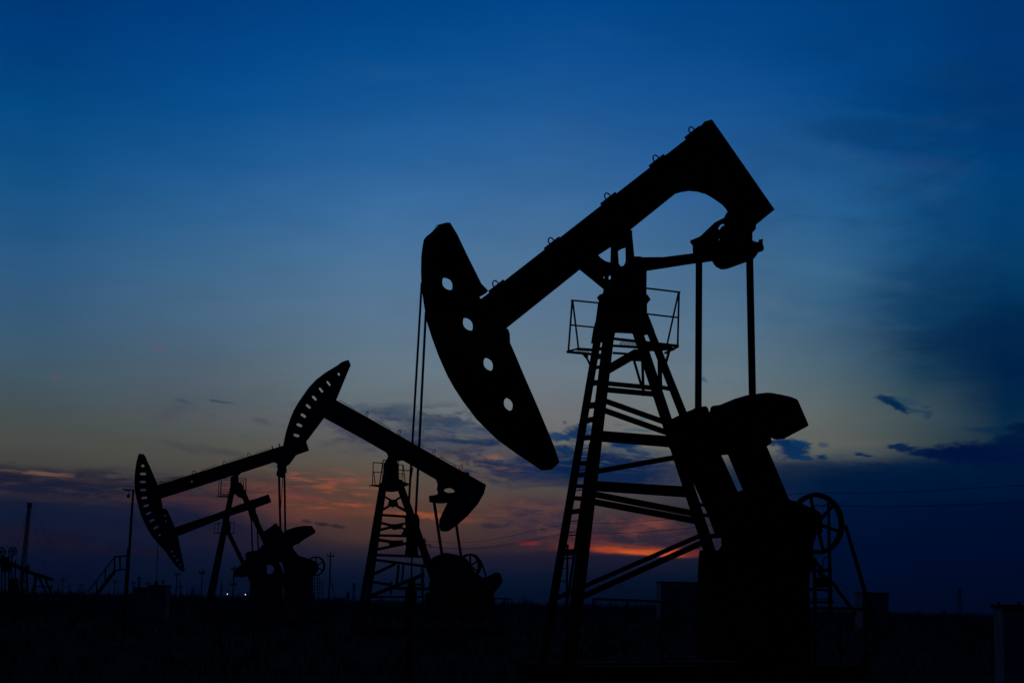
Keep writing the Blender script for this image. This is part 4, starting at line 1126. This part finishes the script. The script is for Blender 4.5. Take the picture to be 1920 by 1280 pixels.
# ================================================================== cabins, cabinets, fence
def cabin(name, label, cat, x0, x1, yt, dist, depth, roof=.06, wall=M_CABIN, door=True, slope=0.0, oh=.05):
    a, b = WP(x0, yt, dist), WP(x1, yt, dist)
    zt = height_at((x0 + x1) / 2, yt, dist)
    cx, hw = (a.x + b.x) / 2, (b.x - a.x) / 2
    o = thing(name, label, cat, (cx, dist + depth / 2, 0))
    MB().box((cx, dist + depth / 2, (zt - roof) / 2), hw, depth / 2, (zt - roof) / 2).build('wall', wall, o)
    m = MB()
    z1 = zt - roof + .003
    vs = [(cx - hw - oh, dist - .1, z1), (cx + hw + oh, dist - .1, z1), (cx + hw + oh, dist + depth + .1, z1), (cx - hw - oh, dist + depth + .1, z1)]
    vs += [(v_[0], v_[1], v_[2] + roof + (slope if v_[0] > cx else 0)) for v_ in vs]
    m.add(vs, [(0, 3, 2, 1), (4, 5, 6, 7), (0, 1, 5, 4), (1, 2, 6, 5), (2, 3, 7, 6), (3, 0, 4, 7)])
    m.build('roof', M_STEEL, o)
    if door:
        MB().box((cx - hw * .3, dist - .015, zt * .42), hw * .22, .012, zt * .4).build('door', M_STEEL if wall is M_CABIN else wall, o)
    return o


cabin('site_cabin', 'pale flat roofed cabin seen between the big legs and the gear box', 'cabin', 1240, 1318, 1090, 150, 5, .12)
cabin('equipment_cabin', 'small square cabin just right of the drive belt', 'cabin', 1617, 1666, 1110, 115, 2.5, .08)
ec = cabin('control_cabinet', 'large metal control cabinet at the right edge', 'cabinet', 1880, 1990, 1134.5, 24, .45, .05, wall=M_WHITE, oh=.02)
for (x, y) in ((1873, 1130), (1911, 1130.5)):
    q = WP(x, y, 24.2)
    MB().tube([(q.x, q.y, q.z - .06), (q.x, q.y, q.z + .02)], .02, 8).build('insulator', M_INSUL, ec)
q = WP(1870, 1135, 24.1)
MB().tube([(q.x - .05, q.y, q.z), (q.x + .1, q.y, q.z)], .018, 8).build('bracket', M_STEEL, ec)


def chain_fence(label, xs, yt, yb, dist, mesh=True):
    a = WP(xs[0], yt[0], dist[0])
    o = thing('wire_fence', label, 'fence', (a.x, a.y, 0))
    b = WP(xs[1], yt[1], dist[1])
    L = Vector((b.x - a.x, b.y - a.y, 0))
    n = max(2, int(L.length / 1.5))
    for i in range(n + 1):
        p = Vector((a.x, a.y, 0)) + L * (i / n)
        zt = a.z + (b.z - a.z) * i / n
        MB().tube([p, p + Z * zt], .025, 6).build('post', M_STEEL, o)
    MB().tube([a, b], .03, 6).build('top_rail', M_STEEL, o)
    m = MB()
    h = a.z - .1
    step = .16
    t = 0.0
    d_ = L.normalized()
    base = Vector((a.x, a.y, .08))
    while t < L.length:
        for s in (1, -1):
            e = t + s * h
            z1 = h
            if e < 0:
                z1, e = t, 0
            if e > L.length:
                z1, e = L.length - t, L.length
            if z1 > .05:
                m.tube([base + d_ * t, base + d_ * e + Z * z1], .006, 3, caps=False)
        t += step
    m.build('wire_mesh', M_ROPE, o)


chain_fence('low wire mesh fence behind the legs of the largest pump jack', (1113, 1312), (1122, 1130), None, (44, 40))
chain_fence('low wire fence right of the gear box stand, before the square cabin', (1528, 1622), (1139, 1141), None, (36, 36))
chain_fence('short far fence just right of the middle pump jack', (928, 960), (1121, 1123), None, (80, 80))
chain_fence('far fence left of the middle pump jack counterweight', (800, 900), (1124, 1124), None, (52, 52))

# ================================================================== ground and grass
gm = MB()
xs = [-1200, -700, -300, -150, -80, -40, -20, -10, 0, 10, 20, 40, 80, 150, 300, 700, 1200]
ys = [-100, -60, -20, 0, 6, 12, 18, 24, 30, 40, 60, 90, 140, 220, 400, 800, 1500]
vs = []
for y in ys:
    for x in xs:
        vs.append((x, y, -0.006 * random.random()))
fs = []
nx = len(xs)
for i in range(len(ys) - 1):
    for k_ in range(nx - 1):
        a = i * nx + k_
        fs.append((a, a + 1, a + nx + 1, a + nx))
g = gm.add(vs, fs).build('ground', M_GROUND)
g['kind'] = 'structure'
m = MB()
for _ in range(9000):
    dist = 14 + 230 * random.random() ** 1.4
    x = random.uniform(-.34, .34) * dist
    hmax = .09 + .0035 * dist
    h = hmax * random.uniform(.4, 1.25)
    if dist > 90 and random.random() < .12:
        h *= 1.5
    for b in range(4):
        bx, by = x + random.gauss(0, .05 + dist * .0008), dist + random.gauss(0, .1)
        w = .006 + .00022 * dist
        lx, ly = random.gauss(0, h * .25), random.gauss(0, h * .25)
        hh = h * random.uniform(.6, 1)
        a_ = random.random() * math.pi
        dx, dy = math.cos(a_) * w, math.sin(a_) * w
        m.add([(bx - dx, by - dy, -.01), (bx + dx, by + dy, -.01), (bx + lx * .4 + dx * .6, by + ly * .4 + dy * .6, hh * .6), (bx + lx * .4 - dx * .6, by + ly * .4 - dy * .6, hh * .6), (bx + lx, by + ly, hh)], [(0, 1, 2, 3), (3, 2, 4)])
me = bpy.data.meshes.new('grass')
me.from_pydata([tuple(v_) for v_ in m.v], [], m.f)
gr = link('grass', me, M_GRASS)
gr['kind'] = 'stuff'
gr['label'], gr['category'] = 'sparse dry grass tufts over the dark ground up to the horizon', 'grass'
# far scrub line
m = MB()
for _ in range(2600):
    dist = random.uniform(250, 420)
    x = random.uniform(-.36, .36) * dist
    h = random.uniform(.8, 2.0) * (1.5 if random.random() < .06 else 1)
    w = random.uniform(.15, .9)
    n = 7
    for b in range(n):
        bx, by = x + random.gauss(0, w), dist + random.gauss(0, .6)
        hh = h * random.uniform(.5, 1)
        m.add([(bx - .16, by, 0), (bx + .16, by, 0), (bx + random.gauss(0, .25), by + random.gauss(0, .2), hh)], [(0, 1, 2)])
me = bpy.data.meshes.new('scrub')
me.from_pydata([tuple(v_) for v_ in m.v], [], m.f)
gr = link('scrub', me, M_GRASS)
gr['kind'] = 'stuff'
gr['label'], gr['category'] = 'low ragged scrub along the horizon', 'scrub'

# evening haze: one even volume round everything
HZ = bpy.data.materials.new('evening_haze')
HZ.use_nodes = True
HZ.node_tree.nodes.clear()
_v = HZ.node_tree.nodes.new('ShaderNodeVolumePrincipled')
_v.inputs['Color'].default_value = (.55, .66, .9, 1)
_v.inputs['Density'].default_value = 0.0005
_o = HZ.node_tree.nodes.new('ShaderNodeOutputMaterial')
HZ.node_tree.links.new(_v.outputs[0], _o.inputs['Volume'])
hz = MB().prism(Vector((0, 700, -1.2)), Vector((0, 700, 14)), Vector((1, 0, 0)), Vector((0, 1, 0)), 1210, 810).build('haze', HZ)
hz['kind'] = 'stuff'
hz['label'], hz['category'] = 'thin even evening haze over the whole field', 'haze'

for o in bpy.data.objects:
    if '_org' in o:
        del o['_org']
